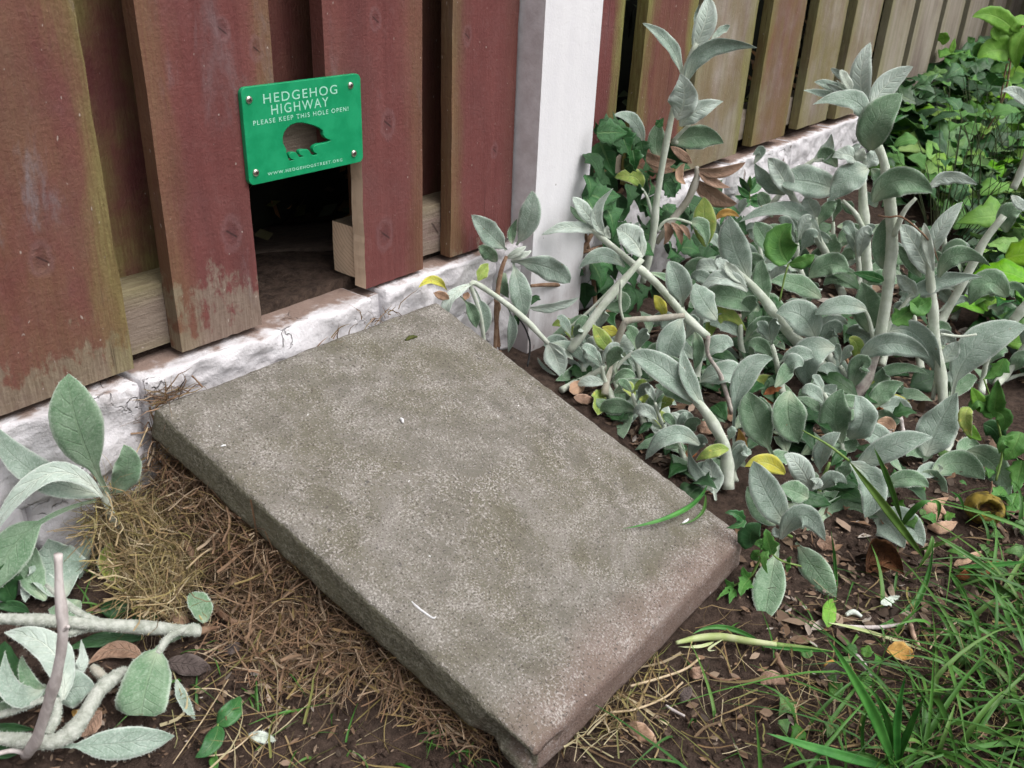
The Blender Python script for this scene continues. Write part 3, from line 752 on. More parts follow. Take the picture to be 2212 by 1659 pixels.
# ------------------------------------------------------------------ concrete slab used as a ramp
def build_slab():
    c = (SL[0] + SL[1] + SL[2] + SL[3]) / 4
    X = SA.normalized(); Z = SN; Yd = Z.cross(X)
    M3 = Matrix((X, Yd, Z)).transposed()
    loc = [M3.transposed() @ (p - c) for p in SL]
    hx, hy, th = SA.length / 2, SB.length / 2, SLAB_TH
    def warp(p):
        u = (p.x + hx) / (2 * hx); v = (hy - p.y) / (2 * hy)
        q = (loc[0] * (1 - u) + loc[1] * u) * (1 - v) + (loc[3] * (1 - u) + loc[2] * u) * v
        e = max(sstep(0.05, 0.0, u), sstep(0.95, 1.0, u), sstep(0.05, 0, v), sstep(0.95, 1, v))
        n = fbm(p, 26, 4); n2 = fbm(p, 90, 2)
        z = p.z + 0.0010 * mnoise.noise(p * 7) + 0.0004 * n + 0.0003 * n2
        z -= e * max(0, n) * 0.0028
        if v > 0.93: z -= (v - 0.93) ** 2 * 0.9 * (1 + p.z / th)
        q.y -= 0.013 * sstep(0.95, 1.0, v) * min(1, -p.z / (th * 0.8)) 
        # corner broken off at the near end
        k = Vector((p.x + hx, p.y + hy - 0.012))
        if p.z < -0.006 and k.length < 0.06: q = q + (Vector((0.018, 0.008, 0)) * sstep(0.06, 0.0, k.length) * (0.6 + n))
        q = Vector((q.x + 0.0016 * n * e + 0.0012 * n2 * e, q.y + 0.0016 * fbm(p + Vector((5, 5, 5)), 26, 3) * e, z))
        return q
    V, F = gridbox(86, 100, 9, (-hx, -hy, -th), (hx, hy, 0), 0.0045, warp)
    o = mesh_obj('concrete_slab', V, F, MAT['slab'])
    m = M3.to_4x4(); m.translation = c
    o.matrix_world = m
    tag(o, 'large weathered concrete paving slab leaning as a ramp below the hole', 'paving slab')
build_slab()

# ------------------------------------------------------------------ added hedge behind the fence, blocks light (seen through hole and gaps)
def build_added_hedge():
    root = empty('hedge', (2.0, 1.5, ZB), 'dark dense hedge added behind the fence to block light from the hole and the gaps', 'hedge')
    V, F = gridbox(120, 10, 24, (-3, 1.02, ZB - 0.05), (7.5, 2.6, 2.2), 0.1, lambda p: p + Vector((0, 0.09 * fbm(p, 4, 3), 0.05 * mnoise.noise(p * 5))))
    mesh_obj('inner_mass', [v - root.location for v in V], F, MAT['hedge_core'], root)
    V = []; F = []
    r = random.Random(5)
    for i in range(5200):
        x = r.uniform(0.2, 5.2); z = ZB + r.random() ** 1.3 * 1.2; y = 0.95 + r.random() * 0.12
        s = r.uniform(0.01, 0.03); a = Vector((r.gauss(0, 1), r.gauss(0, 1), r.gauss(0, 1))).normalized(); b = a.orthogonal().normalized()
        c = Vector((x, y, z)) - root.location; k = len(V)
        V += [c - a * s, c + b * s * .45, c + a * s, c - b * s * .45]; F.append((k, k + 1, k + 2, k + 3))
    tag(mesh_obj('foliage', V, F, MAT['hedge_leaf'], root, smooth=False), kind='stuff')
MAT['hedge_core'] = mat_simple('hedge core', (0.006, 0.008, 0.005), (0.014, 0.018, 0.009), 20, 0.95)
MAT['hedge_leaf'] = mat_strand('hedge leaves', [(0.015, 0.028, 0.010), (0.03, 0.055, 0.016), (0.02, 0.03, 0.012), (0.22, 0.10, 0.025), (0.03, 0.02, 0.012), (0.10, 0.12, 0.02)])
build_added_hedge()

MAT['old_plank'] = mat_simple('dark damp plank', (0.055, 0.04, 0.032), (0.11, 0.082, 0.066), 14, 0.85, 0.002, 60, stretch=(4, 40, 1))
V, F = gridbox(14, 6, 2, (-0.16, -0.055, 0), (0.16, 0.055, 0.014), 0.002, lambda p: p + Vector((0.002 * mnoise.noise(p * 30), 0.002 * mnoise.noise(p * 31), 0.001 * mnoise.noise(p * 22))))
o = mesh_obj('old_plank', V, F, MAT['old_plank'], None, (0.86, 0.955, ZB - 0.001))
o.rotation_euler = (0.02, 0, -0.55)
tag(o, 'dark damp old plank lying on the soil inside the hole', 'plank')

# ------------------------------------------------------------------ leaves and stems
def prof_lamb(s): return sin(pi * min(1, max(0, s)) ** 0.84) ** 0.92
def prof_lance(s): return sin(pi * min(1, max(0, s)) ** 0.75) ** 0.85
def table(tb):
    def f(s):
        for (a, x), (b, y) in zip(tb, tb[1:]):
            if s <= b: return x + (y - x) * (s - a) / (b - a)
        return 0.0
    return f
prof_ivy = table([(0, .25), (.05, .62), (.16, .80), (.24, .62), (.34, .98), (.40, 1.0), (.47, .62), (.58, .50), (.75, .30), (1, 0)])
prof_maple = table([(0, .2), (.08, .55), (.16, .75), (.2, .5), (.33, 1.0), (.38, .95), (.42, .55), (.52, .62), (.6, .5), (.66, .34), (.75, .42), (.82, .28), (1, 0)])
def prof_serr(s): return sin(pi * min(1, max(0, s)) ** 0.7) ** 0.8 * (0.9 + 0.16 * ((s * 7.5) % 1.0))
def prof_lambr(s): return sin(pi * min(1, max(0, s)) ** 0.98) ** 0.66
def prof_lambm(s): return sin(pi * min(1, max(0, s)) ** 0.9) ** 0.78
prof_blunt = table([(0, .12), (.1, .5), (.25, .8), (.5, .93), (.8, 1), (.93, .93), (1, .55)])
PROF = {'lambr': prof_lambr, 'lambm': prof_lambm, 'blunt': prof_blunt, 'lamb': prof_lamb, 'lance': prof_lance, 'ivy': prof_ivy, 'maple': prof_maple, 'serr': prof_serr}

def fuzz_edges(VV, F, MI, UV, n, m, r, length, slot):
    """short woolly hairs standing out from both leaf edges"""
    w = m + 1
    for i in range(n):
        for j, k in ((0, 1), (m, m - 1)):
            a, b = VV[i * w + j], VV[(i + 1) * w + j]; c = VV[i * w + k]
            out = (a - c)
            if out.length < 1e-6: continue
            out.normalize(); al = (b - a)
            for q in range(5):
                t = r.random(); p = a + al * t
                d = (out + Vector((r.gauss(0, .5), r.gauss(0, .5), r.gauss(0, .5))) + al.normalized() * .3).normalized() * length * r.uniform(.5, 1.3)
                e = al.normalized() * 0.00016
                z = len(VV); VV += [p - e - d * .15, p + e - d * .15, p + d]; F.append((z, z + 1, z + 2)); MI.append(slot); UV += [(0.5, 0.5)] * 3

def fuzz_tube(V, F, MI, r, length, slot, count):
    nf = len(F)
    for q in range(count):
        f = F[r.randrange(nf)]
        if len(f) != 4: continue
        a, b, c, d_ = (V[i] for i in f)
        p = a.lerp(b, r.random()).lerp(d_.lerp(c, r.random()), r.random())
        nrm = (b - a).cross(d_ - a)
        if nrm.length < 1e-12: continue
        nrm.normalize()
        d = (nrm + Vector((r.gauss(0, .4), r.gauss(0, .4), r.gauss(0, .4)))).normalized() * length * r.uniform(.4, 1.3)
        e = (d_ - a).normalized() * 0.00015
        z = len(V); V += [p - e, p + e, p + d]; F.append((z, z + 1, z + 2)); MI.append(slot)

def leaf_geom(P0, Pm, P2, width, facing, roll=0.0, pet=0.0, fold=0.18, cup=0.0, wave=0.06, seed=0.0, prof='lamb', n=13, m=6, th=0.0007, curl=0.0):
    """solid leaf: midrib through three points, blade turned towards 'facing' and rolled about its midrib"""
    C1 = Pm * 2 - (P0 + P2) * 0.5
    f = PROF[prof]; V = []; UV = []
    L = (P0 - Pm).length + (P2 - Pm).length
    rows_t, rows_b = [], []
    for i in range(n + 1):
        t = i / n
        if pet == 0: t = t ** 0.9
        P = P0 * (1 - t) ** 2 + C1 * (2 * t * (1 - t)) + P2 * t ** 2
        T = ((C1 - P0) * (1 - t) + (P2 - C1) * t)
        if T.length < 1e-6: T = P2 - P0
        T.normalize()
        vv = (facing - P).normalized()
        S = T.cross(vv)
        if S.length < 1e-3: S = T.orthogonal()
        S.normalize()
        S = Matrix.Rotation(roll + curl * (t - 0.5), 3, T) @ S
        N = S.cross(T).normalized()
        if t < pet: hw = width * 0.5 * (0.10 + 0.04 * t / max(pet, .01)); blade = 0.0
        else:
            s = (t - pet) / (1 - pet); hw = width * 0.5 * max(f(s), 0.13 * (1 - s) ** 2, 0.004); blade = min(1, s * 6)
        for j in range(m + 1):
            u = -1 + 2 * j / m
            au = abs(u)
            w_ = 1 + 0.05 * mnoise.noise((t * 6 + seed, u * 2, seed)) * blade
            off = fold * hw * au + cup * hw * u * u
            off += blade * wave * hw * (au ** 2) * (sin(t * 17 + seed * 5 + (1.3 if u > 0 else 0)) + 0.8 * mnoise.noise((t * 5, u * 1.5, seed * 3)))
            off += blade * 0.05 * hw * mnoise.noise((t * 11, u * 3, seed))
            if t < pet: off += -0.5 * hw * (1 - u * u)
            V.append((P + S * (hw * u * w_ * (1 - 0.12 * fold * au)) + N * off, N)); UV.append((0.5 + 0.5 * u, t))
    nv = len(V)
    VV = [p for p, N in V]
    thf = [th * (0.25 + 0.75 * (1 - abs(2 * (k % (m + 1)) / m - 1) ** 3)) for k in range(nv)]
    VV += [p - N * q for (p, N), q in zip(V, thf)]
    F = []; MI = []
    w = m + 1
    for i in range(n):
        for j in range(m):
            a = i * w + j
            F.append((a, a + 1, a + w + 1, a + w)); MI.append(0)
            F.append((nv + a, nv + a + w, nv + a + w + 1, nv + a + 1)); MI.append(1)
        for j, flip in ((0, False), (m, True)):
            a = i * w + j
            q = (a, a + w, nv + a + w, nv + a)
            F.append(q[::-1] if flip else q); MI.append(0)
    return VV, F, MI, UV + UV

UNDER = {'s': 'u', 'g': 'u', 'u': 's', 'w': 'u', 'n': 'n', 'm': 'm'}
def tube(pts, rad, nseg=8, seed=0.0, rough=0.06, cap=True, nodes=False):
    """smooth tapering stem through points (Catmull-Rom)"""
    P = [Vector(p) for p in pts]
    if len(P) == 2: P = [P[0], (P[0] + P[1]) / 2, P[1]]; rad = [rad[0], (rad[0] + rad[-1]) / 2, rad[-1]]
    ext = [P[0] * 2 - P[1]] + P + [P[-1] * 2 - P[-2]]
    pts2, r2 = [], []
    for i in range(len(P) - 1):
        a, b, c, d = ext[i:i + 4]
        k = 5
        for q in range(k):
            t = q / k
            pts2.append(0.5 * ((b * 2) + (c - a) * t + (a * 2 - b * 5 + c * 4 - d) * t * t + (b * 3 - a - c * 3 + d) * t ** 3))
            r2.append(rad[i] + (rad[i + 1] - rad[i]) * t)
    pts2.append(P[-1]); r2.append(rad[-1])
    V, F = [], []
    ref = Vector((0.3, 0.5, 0.81))
    for i, p in enumerate(pts2):
        T = (pts2[min(i + 1, len(pts2) - 1)] - pts2[max(i - 1, 0)]).normalized()
        a = T.cross(ref)
        if a.length < 0.05: a = T.orthogonal()
        a.normalize(); b = T.cross(a)
        for k in range(nseg):
            an = 2 * pi * k / nseg
            nd = 1 + (0.22 * math.exp(-((((i + seed * 3) % 9) - 4.5) / 1.1) ** 2) if nodes else 0)
            r = r2[i] * nd * (1 + rough * mnoise.noise((i * 0.35 + seed, k * 1.1, seed * 2)))
            V.append(p + a * (r * cos(an)) + b * (r * sin(an)))
    for i in range(len(pts2) - 1):
        for k in range(nseg):
            F.append((i * nseg + k, i * nseg + (k + 1) % nseg, (i + 1) * nseg + (k + 1) % nseg, (i + 1) * nseg + k))
    if cap:
        F.append(tuple(range(nseg))[::-1]); F.append(tuple(range((len(pts2) - 1) * nseg, len(pts2) * nseg)))
    return V, F

VH = Vector((0.70996, 0.53764, 0)).normalized()       # level direction from the camera into the picture
def keep_out(p):
    """stay in front of fence, post and wall and above soil and slab, sliding along the sight line"""
    d = p - CAMP
    lim = 0.772 if p.x < 1.02 or p.x > 1.2 else 0.752
    if p.z < ZB: lim = min(lim, 0.768)
    if p.y > lim: p = CAMP + d * (lim / p.y); d = p - CAMP
    for _ in range(12):
        g = ground_base(p.x, p.y) + 0.004
        u, v = slab_uv(p.x, p.y)
        if -0.01 < u < 1.01 and -0.01 < v < 1.01: g = max(g, slab_z(p.x, p.y) + 0.004)
        if p.z >= g: break
        d *= 0.985; p = CAMP + d
    return p

def at_slab(p, h=0.0):
    r = ray(p)
    return CAMP + r * ((SL[0] + SN * h - CAMP).dot(SN) / r.dot(SN))

class Plant:
    """a plant in an upright layer through its root; 'lie' = pieces lying on the soil"""
    n_leaf = 0
    def __init__(s, name, label, cat, crop, rx, ry, group=None, lie=False):
        s.crop, s.lie = crop, lie
        if lie == 'slab': s.R = at_slab(px(crop, rx, ry))
        else:
            s.R = at_ground(px(crop, rx, ry)); s.R.z = ground_z(s.R.x, s.R.y) - 0.002
        s.o = empty(name, s.R, label, cat, group)
        s.k = 0
    def P(s, x, y, off=0.0, crop=None):
        p = px(crop or s.crop, x, y)
        if s.lie == 'slab': return at_slab(p, off * 0.01)
        if s.lie:
            q = at_ground(p, max(0.004, off * 0.01)); return keep_out(q)
        r = ray(p)
        den = r.dot(VH)
        t = ((s.R - CAMP).dot(VH) - off * 0.01) / den
        return keep_out(CAMP + r * t)
    def leaf(s, bx, by, mx, my, tx, ty, w, mat='s', o=None, roll=None, p=0.0, f=None, c=0.0, v=None, crop=None, prof='lamb', curl=0.0, label=None, name='leaf'):
        s.k += 1; Plant.n_leaf += 1
        sd = Plant.n_leaf * 1.37 % 50
        if o is None: o = (0, 1.0, 0.6) if not s.lie else (1.0, 1.6, 1.0)
        if roll is None: roll = rng.uniform(-28, 28)
        if f is None: f = rng.uniform(0.08, 0.3)
        if v is None: v = rng.uniform(0.05, 0.22)
        if prof == 'lamb': prof = rng.choice(['lamb', 'lambm', 'lambm', 'lambr'])
        if c == 0: c = rng.uniform(-0.12, 0.25)
        if curl == 0: curl = rng.uniform(-38, 38)
        B, M_, T = s.P(bx, by, o[0], crop), s.P(mx, my, o[1], crop), s.P(tx, ty, o[2], crop)
        dep = (M_ - CAMP).dot(Vector((0.70996, 0.53764, -0.45486)))
        W = w / CROPS[crop or s.crop][2] / 1.5032 / FPX * dep / max(0.55, cos(radians(roll)))
        V, F, MI, UV = leaf_geom(B, M_, T, W, CAMP, radians(roll), p, f, c, v, sd, prof, curl=radians(curl))
        loc = B
        m0 = MAT[mat]; m1 = MAT[UNDER.get(mat, mat)]
        if mat in 'sugwl': fuzz_edges(V, F, MI, UV, 13, 6, rng, 0.0016, 2)
        ob = mesh_obj(name, [q - loc for q in V], F, [m0, m1] + ([MAT['fuzz']] if mat in 'sugwl' else []), s.o, loc - s.R, midx=MI, uvs=UV)
        if label: ob['label'] = label
        return ob
    def stem(s, pts, w, mat='stem', off=None, crop=None, name='stem', rough=0.08, nseg=9):
        """pts in crop pixels [(x, y[, cm towards the camera]), ...]; w = widths in crop pixels"""
        W = []; Q = []
        for i, p in enumerate(pts):
            q = s.P(p[0], p[1], p[2] if len(p) > 2 else (0 if not s.lie else 1.0), crop)
            wi = w[0] + (w[-1] - w[0]) * i / max(1, len(pts) - 1) if len(w) != len(pts) else w[i]
            dep = (q - CAMP).dot(Vector((0.70996, 0.53764, -0.45486)))
            W.append(wi * (0.44 if mat in ('stem', 'stem_old', 'stem_purple') else 0.5) / CROPS[crop or s.crop][2] / 1.5032 / FPX * dep); Q.append(q - s.R)
        s.k += 1
        V, F = tube(Q, W, nseg, s.k * 3.1, rough, nodes=mat in ('stem', 'stem_old', 'stem_purple', 'stem_cut', 'bark'))
        MI = [0] * len(F); ms = [MAT[mat]]
        if mat in ('stem', 'stem_old', 'stem_purple', 'stem_cut'):
            ms.append(MAT['fuzz']); fuzz_tube(V, F, MI, rng, 0.0016, 1, int((60 if mat != 'stem_cut' else 260) * len(pts)))
        return mesh_obj(name, V, F, ms, s.o, midx=MI)
    def leaves(s, txt, crop=None):
        for ln in txt.strip().splitlines():
            tk = ln.split('#')[0].split()
            if not tk: continue
            nums = [float(q) for q in tk if '=' not in q]
            kw = {}
            for q in tk:
                if '=' in q:
                    k, v = q.split('=')
                    if k == 'm': kw['mat'] = v
                    elif k == 'o': kw['o'] = tuple(float(z) for z in v.split(','))
                    elif k == 'r': kw['roll'] = float(v)
                    elif k == 'prof': kw['prof'] = v
                    elif k == 'L': kw['label'] = v.replace('_', ' ')
                    else: kw[k] = float(v)
            s.leaf(*nums[:7], crop=crop, **kw)

# ------------------------------------------------------------------ lamb's ear plants of the bed (traced in the photograph, placed at their roots)
LE = 'lambs_ear_plant'; GR = "woolly grey lamb's ear plants in the bed"
# --- small plant against the post, one flopped shoot over the slab corner
q = Plant(LE, "small silver lamb's ear plant in front of the foot of the white post", 'plant', 'C', 560, 870, GR)
q.stem([(500, 900), (478, 760), (470, 600), (492, 430), (520, 350)], [20, 22, 24, 24, 18], 'stem_brown')
q.stem([(420, 860), (392, 640), (345, 485, 2), (430, 520, 3), (590, 640, 3), (722, 775, 2)], [20, 22, 26, 30, 34, 26])
q.leaves("""
550 290 548 230 572 165 46 m=g o=0,-1,-1
470 378 430 330 384 300 72 m=g o=0,-.5,0
515 432 500 490 532 555 62 m=g o=-1,-1,-.5
520 320 432 235 348 148 112 p=.08 o=0,1,.5 r=10
568 298 632 160 645 28 112 p=.07 o=0,.8,0 r=-12
540 375 720 405 830 480 118 p=.12 o=0,1.5,1.5 r=14
552 380 585 520 608 646 112 p=.1 o=0,2,1.5 r=-8
520 360 570 332 616 300 38 m=w
540 365 600 345 642 322 34 m=w
380 470 400 425 432 385 62 m=l r=30
630 602 750 596 876 552 46 m=u r=30 o=1,1.5,1
345 487 236 575 240 690 58 m=u o=2,3,2 f=.3 curl=40
290 545 345 610 372 702 66 p=.25 m=g o=1,1.5,1
362 508 402 610 412 732 76 p=.3 o=1.5,2,1.5
490 560 545 660 528 822 54 p=.4 o=2.5,3,1.5
228 516 162 466 88 505 46 m=y r=5 p=.05
238 560 200 540 162 530 46 m=k
312 566 326 545 330 524 36 m=k
470 640 476 600 480 568 34 m=k r=5 o=-1,-1,-1
722 772 765 852 788 946 116 m=u o=2,2.5,2 r=5 v=.04
740 778 850 808 912 886 62 o=1.5,1.5,1.5 r=-15
748 788 800 822 848 856 30 m=w o=2,2.4,2.4
798 862 860 882 872 938 30 m=u o=1.2,1.2,1 r=40
760 932 704 892 672 846 16 o=0,0,0
""")
# --- sprawling plant between the post and the slab
q = Plant(LE, "sprawling lamb's ear plant with pale stems crossing low beside the slab", 'plant', 'C', 1620, 1120, GR)
q.stem([(1625, 1125), (1568, 935), (1506, 830), (1508, 742)], [26, 24, 22, 24], 'stem_purple')
q.stem([(1508, 745, -2), (1400, 650, -3), (1250, 480, -4), (1130, 380, -5), (1000, 272, -6), (940, 222, -6)], [40, 44, 44, 40, 36, 26])
q.stem([(1185, 362, -3), (1000, 580, -1), (920, 690, 0), (828, 815, 1)], [34, 44, 46, 44])
q.stem([(1170, 372, -3.6), (1010, 535, -3), (900, 640, -2.4), (800, 720, -2)], [18, 18, 16, 8])
q.leaves("""
965 235 830 208 692 246 58 m=u o=-6,-5,-5 r=25
965 212 902 130 843 60 72 m=u o=-6,-6,-6
930 190 870 150 832 104 40 m=g o=-7,-7,-7
1010 250 955 140 1042 18 62 m=u o=-6,-5,-5 r=25 curl=50
1030 262 1010 235 1016 200 30 m=w o=-5,-5,-5
1190 352 1130 262 1060 216 125 m=u o=-4,-3,-3 r=20
1175 345 1150 250 1168 182 60 m=s o=-4,-4,-4 r=-20
1100 402 985 345 873 412 76 m=s o=-5,-4,-4
1382 600 1362 480 1312 372 130 p=.12 m=s o=-2,-1,-2 r=5
1290 645 1275 590 1242 540 58 m=y o=-1,-.5,-1
1388 640 1325 760 1300 872 140 p=.1 m=s o=-1,1,.5 r=-10
1440 720 1462 805 1440 905 62 m=g o=-2,-1,-1
910 640 835 695 720 765 64 m=g o=-3,-3,-3 r=20
850 690 800 672 742 690 52 m=l o=-5,-5,-5
1220 430 1330 470 1400 520 40 m=g o=-6,-6,-6
1060 520 1080 580 1000 600 90 m=g o=-6,-6,-6
1550 660 1480 560 1445 480 120 m=s o=-7,-6,-7
""")
# --- bent grey stem
q = Plant(LE, "lamb's ear plant with a sharply bent grey stem beside the slab edge", 'plant', 'C', 1010, 1010, GR)
q.stem([(1000, 1030), (1022, 890), (1088, 700), (1125, 664), (1250, 655), (1392, 640)], [44, 40, 38, 36, 34, 30], 'stem_old')
q.stem([(790, 1005), (890, 955), (1024, 885)], [40, 40, 36], 'stem')
q.stem([(1080, 470), (1076, 590), (1095, 672)], [16, 15, 15])
q.stem([(1060, 850), (1040, 930), (1068, 1010)], [30, 24, 20])
q.stem([(1180, 800), (1090, 860), (1020, 960)], [16, 18, 22])
q.leaves("""
1036 815 985 752 942 682 80 m=l o=0,.5,0 r=5
1065 720 1032 715 988 696 56 m=y o=-1,-1,-1
1056 900 1078 1080 1092 1242 140 p=.25 m=g o=.5,2,1.5 r=6
990 1008 968 1065 966 1128 84 m=l o=0,1,1
1272 1000 1262 1130 1255 1232 122 p=.12 m=u o=0,1,1 r=-6
1245 1000 1168 1080 1135 1165 66 m=s
1252 1000 1190 1032 1120 1050 34 m=u
1098 820 1108 910 1152 995 66 m=g o=-1,-1,-1
960 860 900 900 760 960 90 m=g o=-3,-3,-2
990 815 940 870 900 940 70 m=u o=-2,-2,-2
""")
# --- big leaning shoot beside the slab
q = Plant(LE, "lamb's ear shoot leaning out beside the slab with one big broad leaf", 'plant', 'C', 1600, 1480, GR)
q.stem([(1605, 1490), (1600, 1350), (1580, 1260), (1500, 1120), (1420, 1030), (1330, 955)], [70, 66, 60, 56, 46, 20])
q.leaves("""
1450 1070 1290 905 1126 828 138 m=s r=8 o=0,1.5,1
1485 1085 1405 945 1382 803 78 m=s r=25 o=0,1,.5
1425 1075 1330 1012 1248 985 72 m=g o=0,-.5,0
1465 1275 1330 1225 1200 1345 92 m=s r=15 o=0,1.5,1.5 curl=30
1608 1296 1530 1305 1446 1352 66 m=l r=-5 o=1,2,1.5
1545 1545 1528 1440 1512 1330 118 p=.15 m=u o=.5,1,.5
1530 1500 1450 1410 1415 1305 64 m=s
1470 1430 1400 1390 1330 1320 70 m=g o=-1,-1,-1
1570 1420 1500 1380 1420 1400 60 m=s o=0,0,0
""")
# --- tall flowering stem beside the post
q = Plant(LE, "tallest lamb's ear stem rising beside the white post in front of the fence", 'plant', 'C', 1240, 640, GR)
q.stem([(1010, 1900), (1050, 1740), (1078, 1600), (1100, 1380), (1140, 1120), (1205, 780), (1262, 560), (1372, 290)], [50, 54, 56, 52, 48, 44, 44, 50], crop='A')
q.stem([(1100, 1640, -1), (1210, 1480, -2), (1310, 1350, -2), (1372, 1200, -2), (1372, 1120, -2)], [40, 54, 56, 50, 30], 'stem_old', crop='A')
q.stem([(1080, 1480), (1040, 1330), (985, 1250)], [22, 22, 20], crop='A')
q.stem([(1105, 1560), (1160, 1490), (1240, 1475), (1340, 1505)], [22, 22, 20, 20], crop='A')
q.stem([(1240, 960, -3), (1225, 940, -2), (1330, 830, -1)], [30, 30, 26], crop='A')
q.leaves("""
1350 330 1430 150 1448 -25 150 m=u r=8 v=.05 o=0,.5,-1
1440 250 1378 150 1392 30 50 m=s o=0,-2,-2
1470 270 1545 205 1597 172 52 m=s o=0,-1,-1
1268 500 1188 300 1008 155 84 m=s r=28 o=0,1.5,1 curl=-40
1300 560 1450 325 1778 322 122 m=s r=22 o=0,1,1 curl=20
1235 800 1290 660 1262 496 200 m=u r=-12 o=1,2,2
1262 850 1375 745 1552 682 130 m=u r=10 o=0,1,0
1200 965 1390 915 1556 965 165 m=g r=15 o=-3,-3,-3
1118 1070 1100 950 1125 828 124 m=g o=-3,-3,-3
1012 970 945 815 813 778 90 m=s r=25 o=-4,-3,-3 curl=40
1000 1265 950 1190 820 1196 105 m=l o=0,1,1 r=15
1430 1660 1425 1480 1420 1325 160 m=l r=5 o=-1,-1,-1
1330 1500 1410 1530 1440 1665 96 m=g o=0,.5,.5
1500 1480 1572 1430 1662 1462 56 m=o o=-3,-3,-3
1365 1135 1530 1160 1702 1092 76 m=b r=10 o=-2,-1,-1
1340 1100 1270 1040 1195 985 64 m=b o=-2,-1,-1
1230 1085 1100 1085 968 985 84 m=b o=-2,-2,-2
1210 1150 1100 1125 985 1110 84 m=b o=-3,-3,-3
1380 1140 1480 1225 1602 1262 66 m=b o=-2,-1,-1
1390 1220 1500 1330 1645 1372 115 m=b o=-2,-1.5,-1.5 r=20
1380 1180 1420 1310 1560 1330 60 m=b o=-2,-2,-2
1290 1100 1250 1180 1300 1240 60 m=k o=-1,-1,-1
1150 1500 1180 1560 1150 1650 60 m=b o=0,0,0
1200 1500 1250 1560 1270 1650 50 m=b o=0,.5,.5
1260 1510 1300 1560 1330 1620 40 m=b o=0,.5,.5
""", crop='A')
# --- leaning shoot with a long upright leaf (left of the centre of the bed)
q = Plant(LE, "lamb's ear shoot leaning left with a woolly white bud at its tip", 'plant', 'E', 830, 880, GR)
q.stem([(835, 880), (800, 800), (700, 720), (560, 590), (480, 490), (400, 380), (262, 240)], [46, 50, 52, 58, 54, 48, 28])
q.stem([(820, 850), (765, 725), (690, 610)], [44, 46, 40])
q.leaves("""
352 315 275 150 258 2 148 m=s r=-8 o=0,.5,0 v=.05
400 465 250 395 58 425 132 m=g r=12 o=0,.5,.5
342 372 222 305 102 385 78 m=u r=20 o=1,2,1.5 curl=30
292 302 228 250 190 210 60 m=u o=.5,1,.5
335 335 262 268 238 224 62 m=w o=1,1.6,1.5
675 605 600 490 482 478 165 m=s r=10 o=1,2.5,2
770 650 640 690 655 865 155 m=s r=15 o=2,3.5,3 curl=25
655 655 570 612 492 588 66 m=g o=-1,-1,-1
702 405 580 335 450 325 100 m=g o=-3,-3,-3
935 570 930 440 900 325 155 m=g o=-4,-4,-4
440 430 410 320 415 215 90 m=g o=-2,-2,-2
145 625 215 480 342 572 84 m=l r=10 o=0,0,0
500 872 430 815 342 852 76 m=l o=1,1,1
470 180 420 100 380 30 110 m=g o=-4,-4,-4
560 150 500 90 430 60 90 m=g o=-5,-5,-5
""")
# --- central tall stem
q = Plant(LE, "lamb's ear plant with the tallest thick stem in the middle of the bed", 'plant', 'E', 875, 905, GR)
q.stem([(875, 905), (930, 760), (985, 615)], [80, 76, 66], 'stem_purple')
q.stem([(975, 640), (990, 600), (1025, 400), (1042, 220), (1052, 60)], [66, 66, 62, 60, 62], 'stem')
q.stem([(908, 1620), (915, 1450), (905, 1240), (880, 1050), (855, 930), (768, 760), (740, 680)], [64, 74, 84, 62, 56, 46, 24], crop='B')
q.stem([(965, 640), (942, 520), (915, 455)], [22, 20, 18])
q.stem([(1000, 605), (1060, 500), (1140, 400)], [26, 24, 20])
q.stem([(930, 1410, 1), (985, 1270, 2), (1060, 1185, 2)], [34, 34, 22], crop='B')
q.leaves("""
790 900 830 720 978 562 210 m=g r=-8 o=1,2.5,2 v=.1
798 655 880 510 1042 398 135 m=u r=12 o=0,-1,-1 v=.03
762 630 728 450 788 252 128 m=u r=-6 o=.5,1,0 v=.03
775 750 680 600 440 625 120 m=s r=25 o=1,2,2
690 595 560 520 450 490 62 m=s r=20 o=0,.5,0
662 592 520 565 386 540 48 m=s r=30 o=0,0,0
690 570 640 480 604 418 56 m=w o=.5,1,1
680 520 610 450 548 410 44 m=u o=0,0,0
690 580 640 545 585 480 44 m=w o=0,.5,.5
680 600 600 540 520 500 40 m=u o=.5,1,1
800 1210 950 1080 1160 1155 185 m=g r=10 o=1.5,3,3 f=.3
1130 1135 1250 1060 1428 1106 78 m=u r=25 o=-2,-2,-2
860 1610 842 1450 870 1308 108 m=g o=-1,-1,-1
""", crop='B')
q.leaves("""
925 462 800 440 672 485 96 m=s r=20 o=1,2,1.5
895 700 1050 625 1235 700 118 m=s r=12 o=1,3,2.5
1025 570 1180 590 1282 792 138 m=s r=18 o=0,1,1 curl=20
1120 410 1280 320 1492 300 84 m=s r=20 o=0,1,1
900 905 970 835 1048 885 66 m=l o=1,1,1
918 942 1020 900 1140 915 62 m=y r=5 o=2,2.5,2.5
895 870 1060 750 1235 782 58 m=g r=20 o=0,1,1
840 600 880 640 880 740 70 m=l o=-1,-1,-1
""")
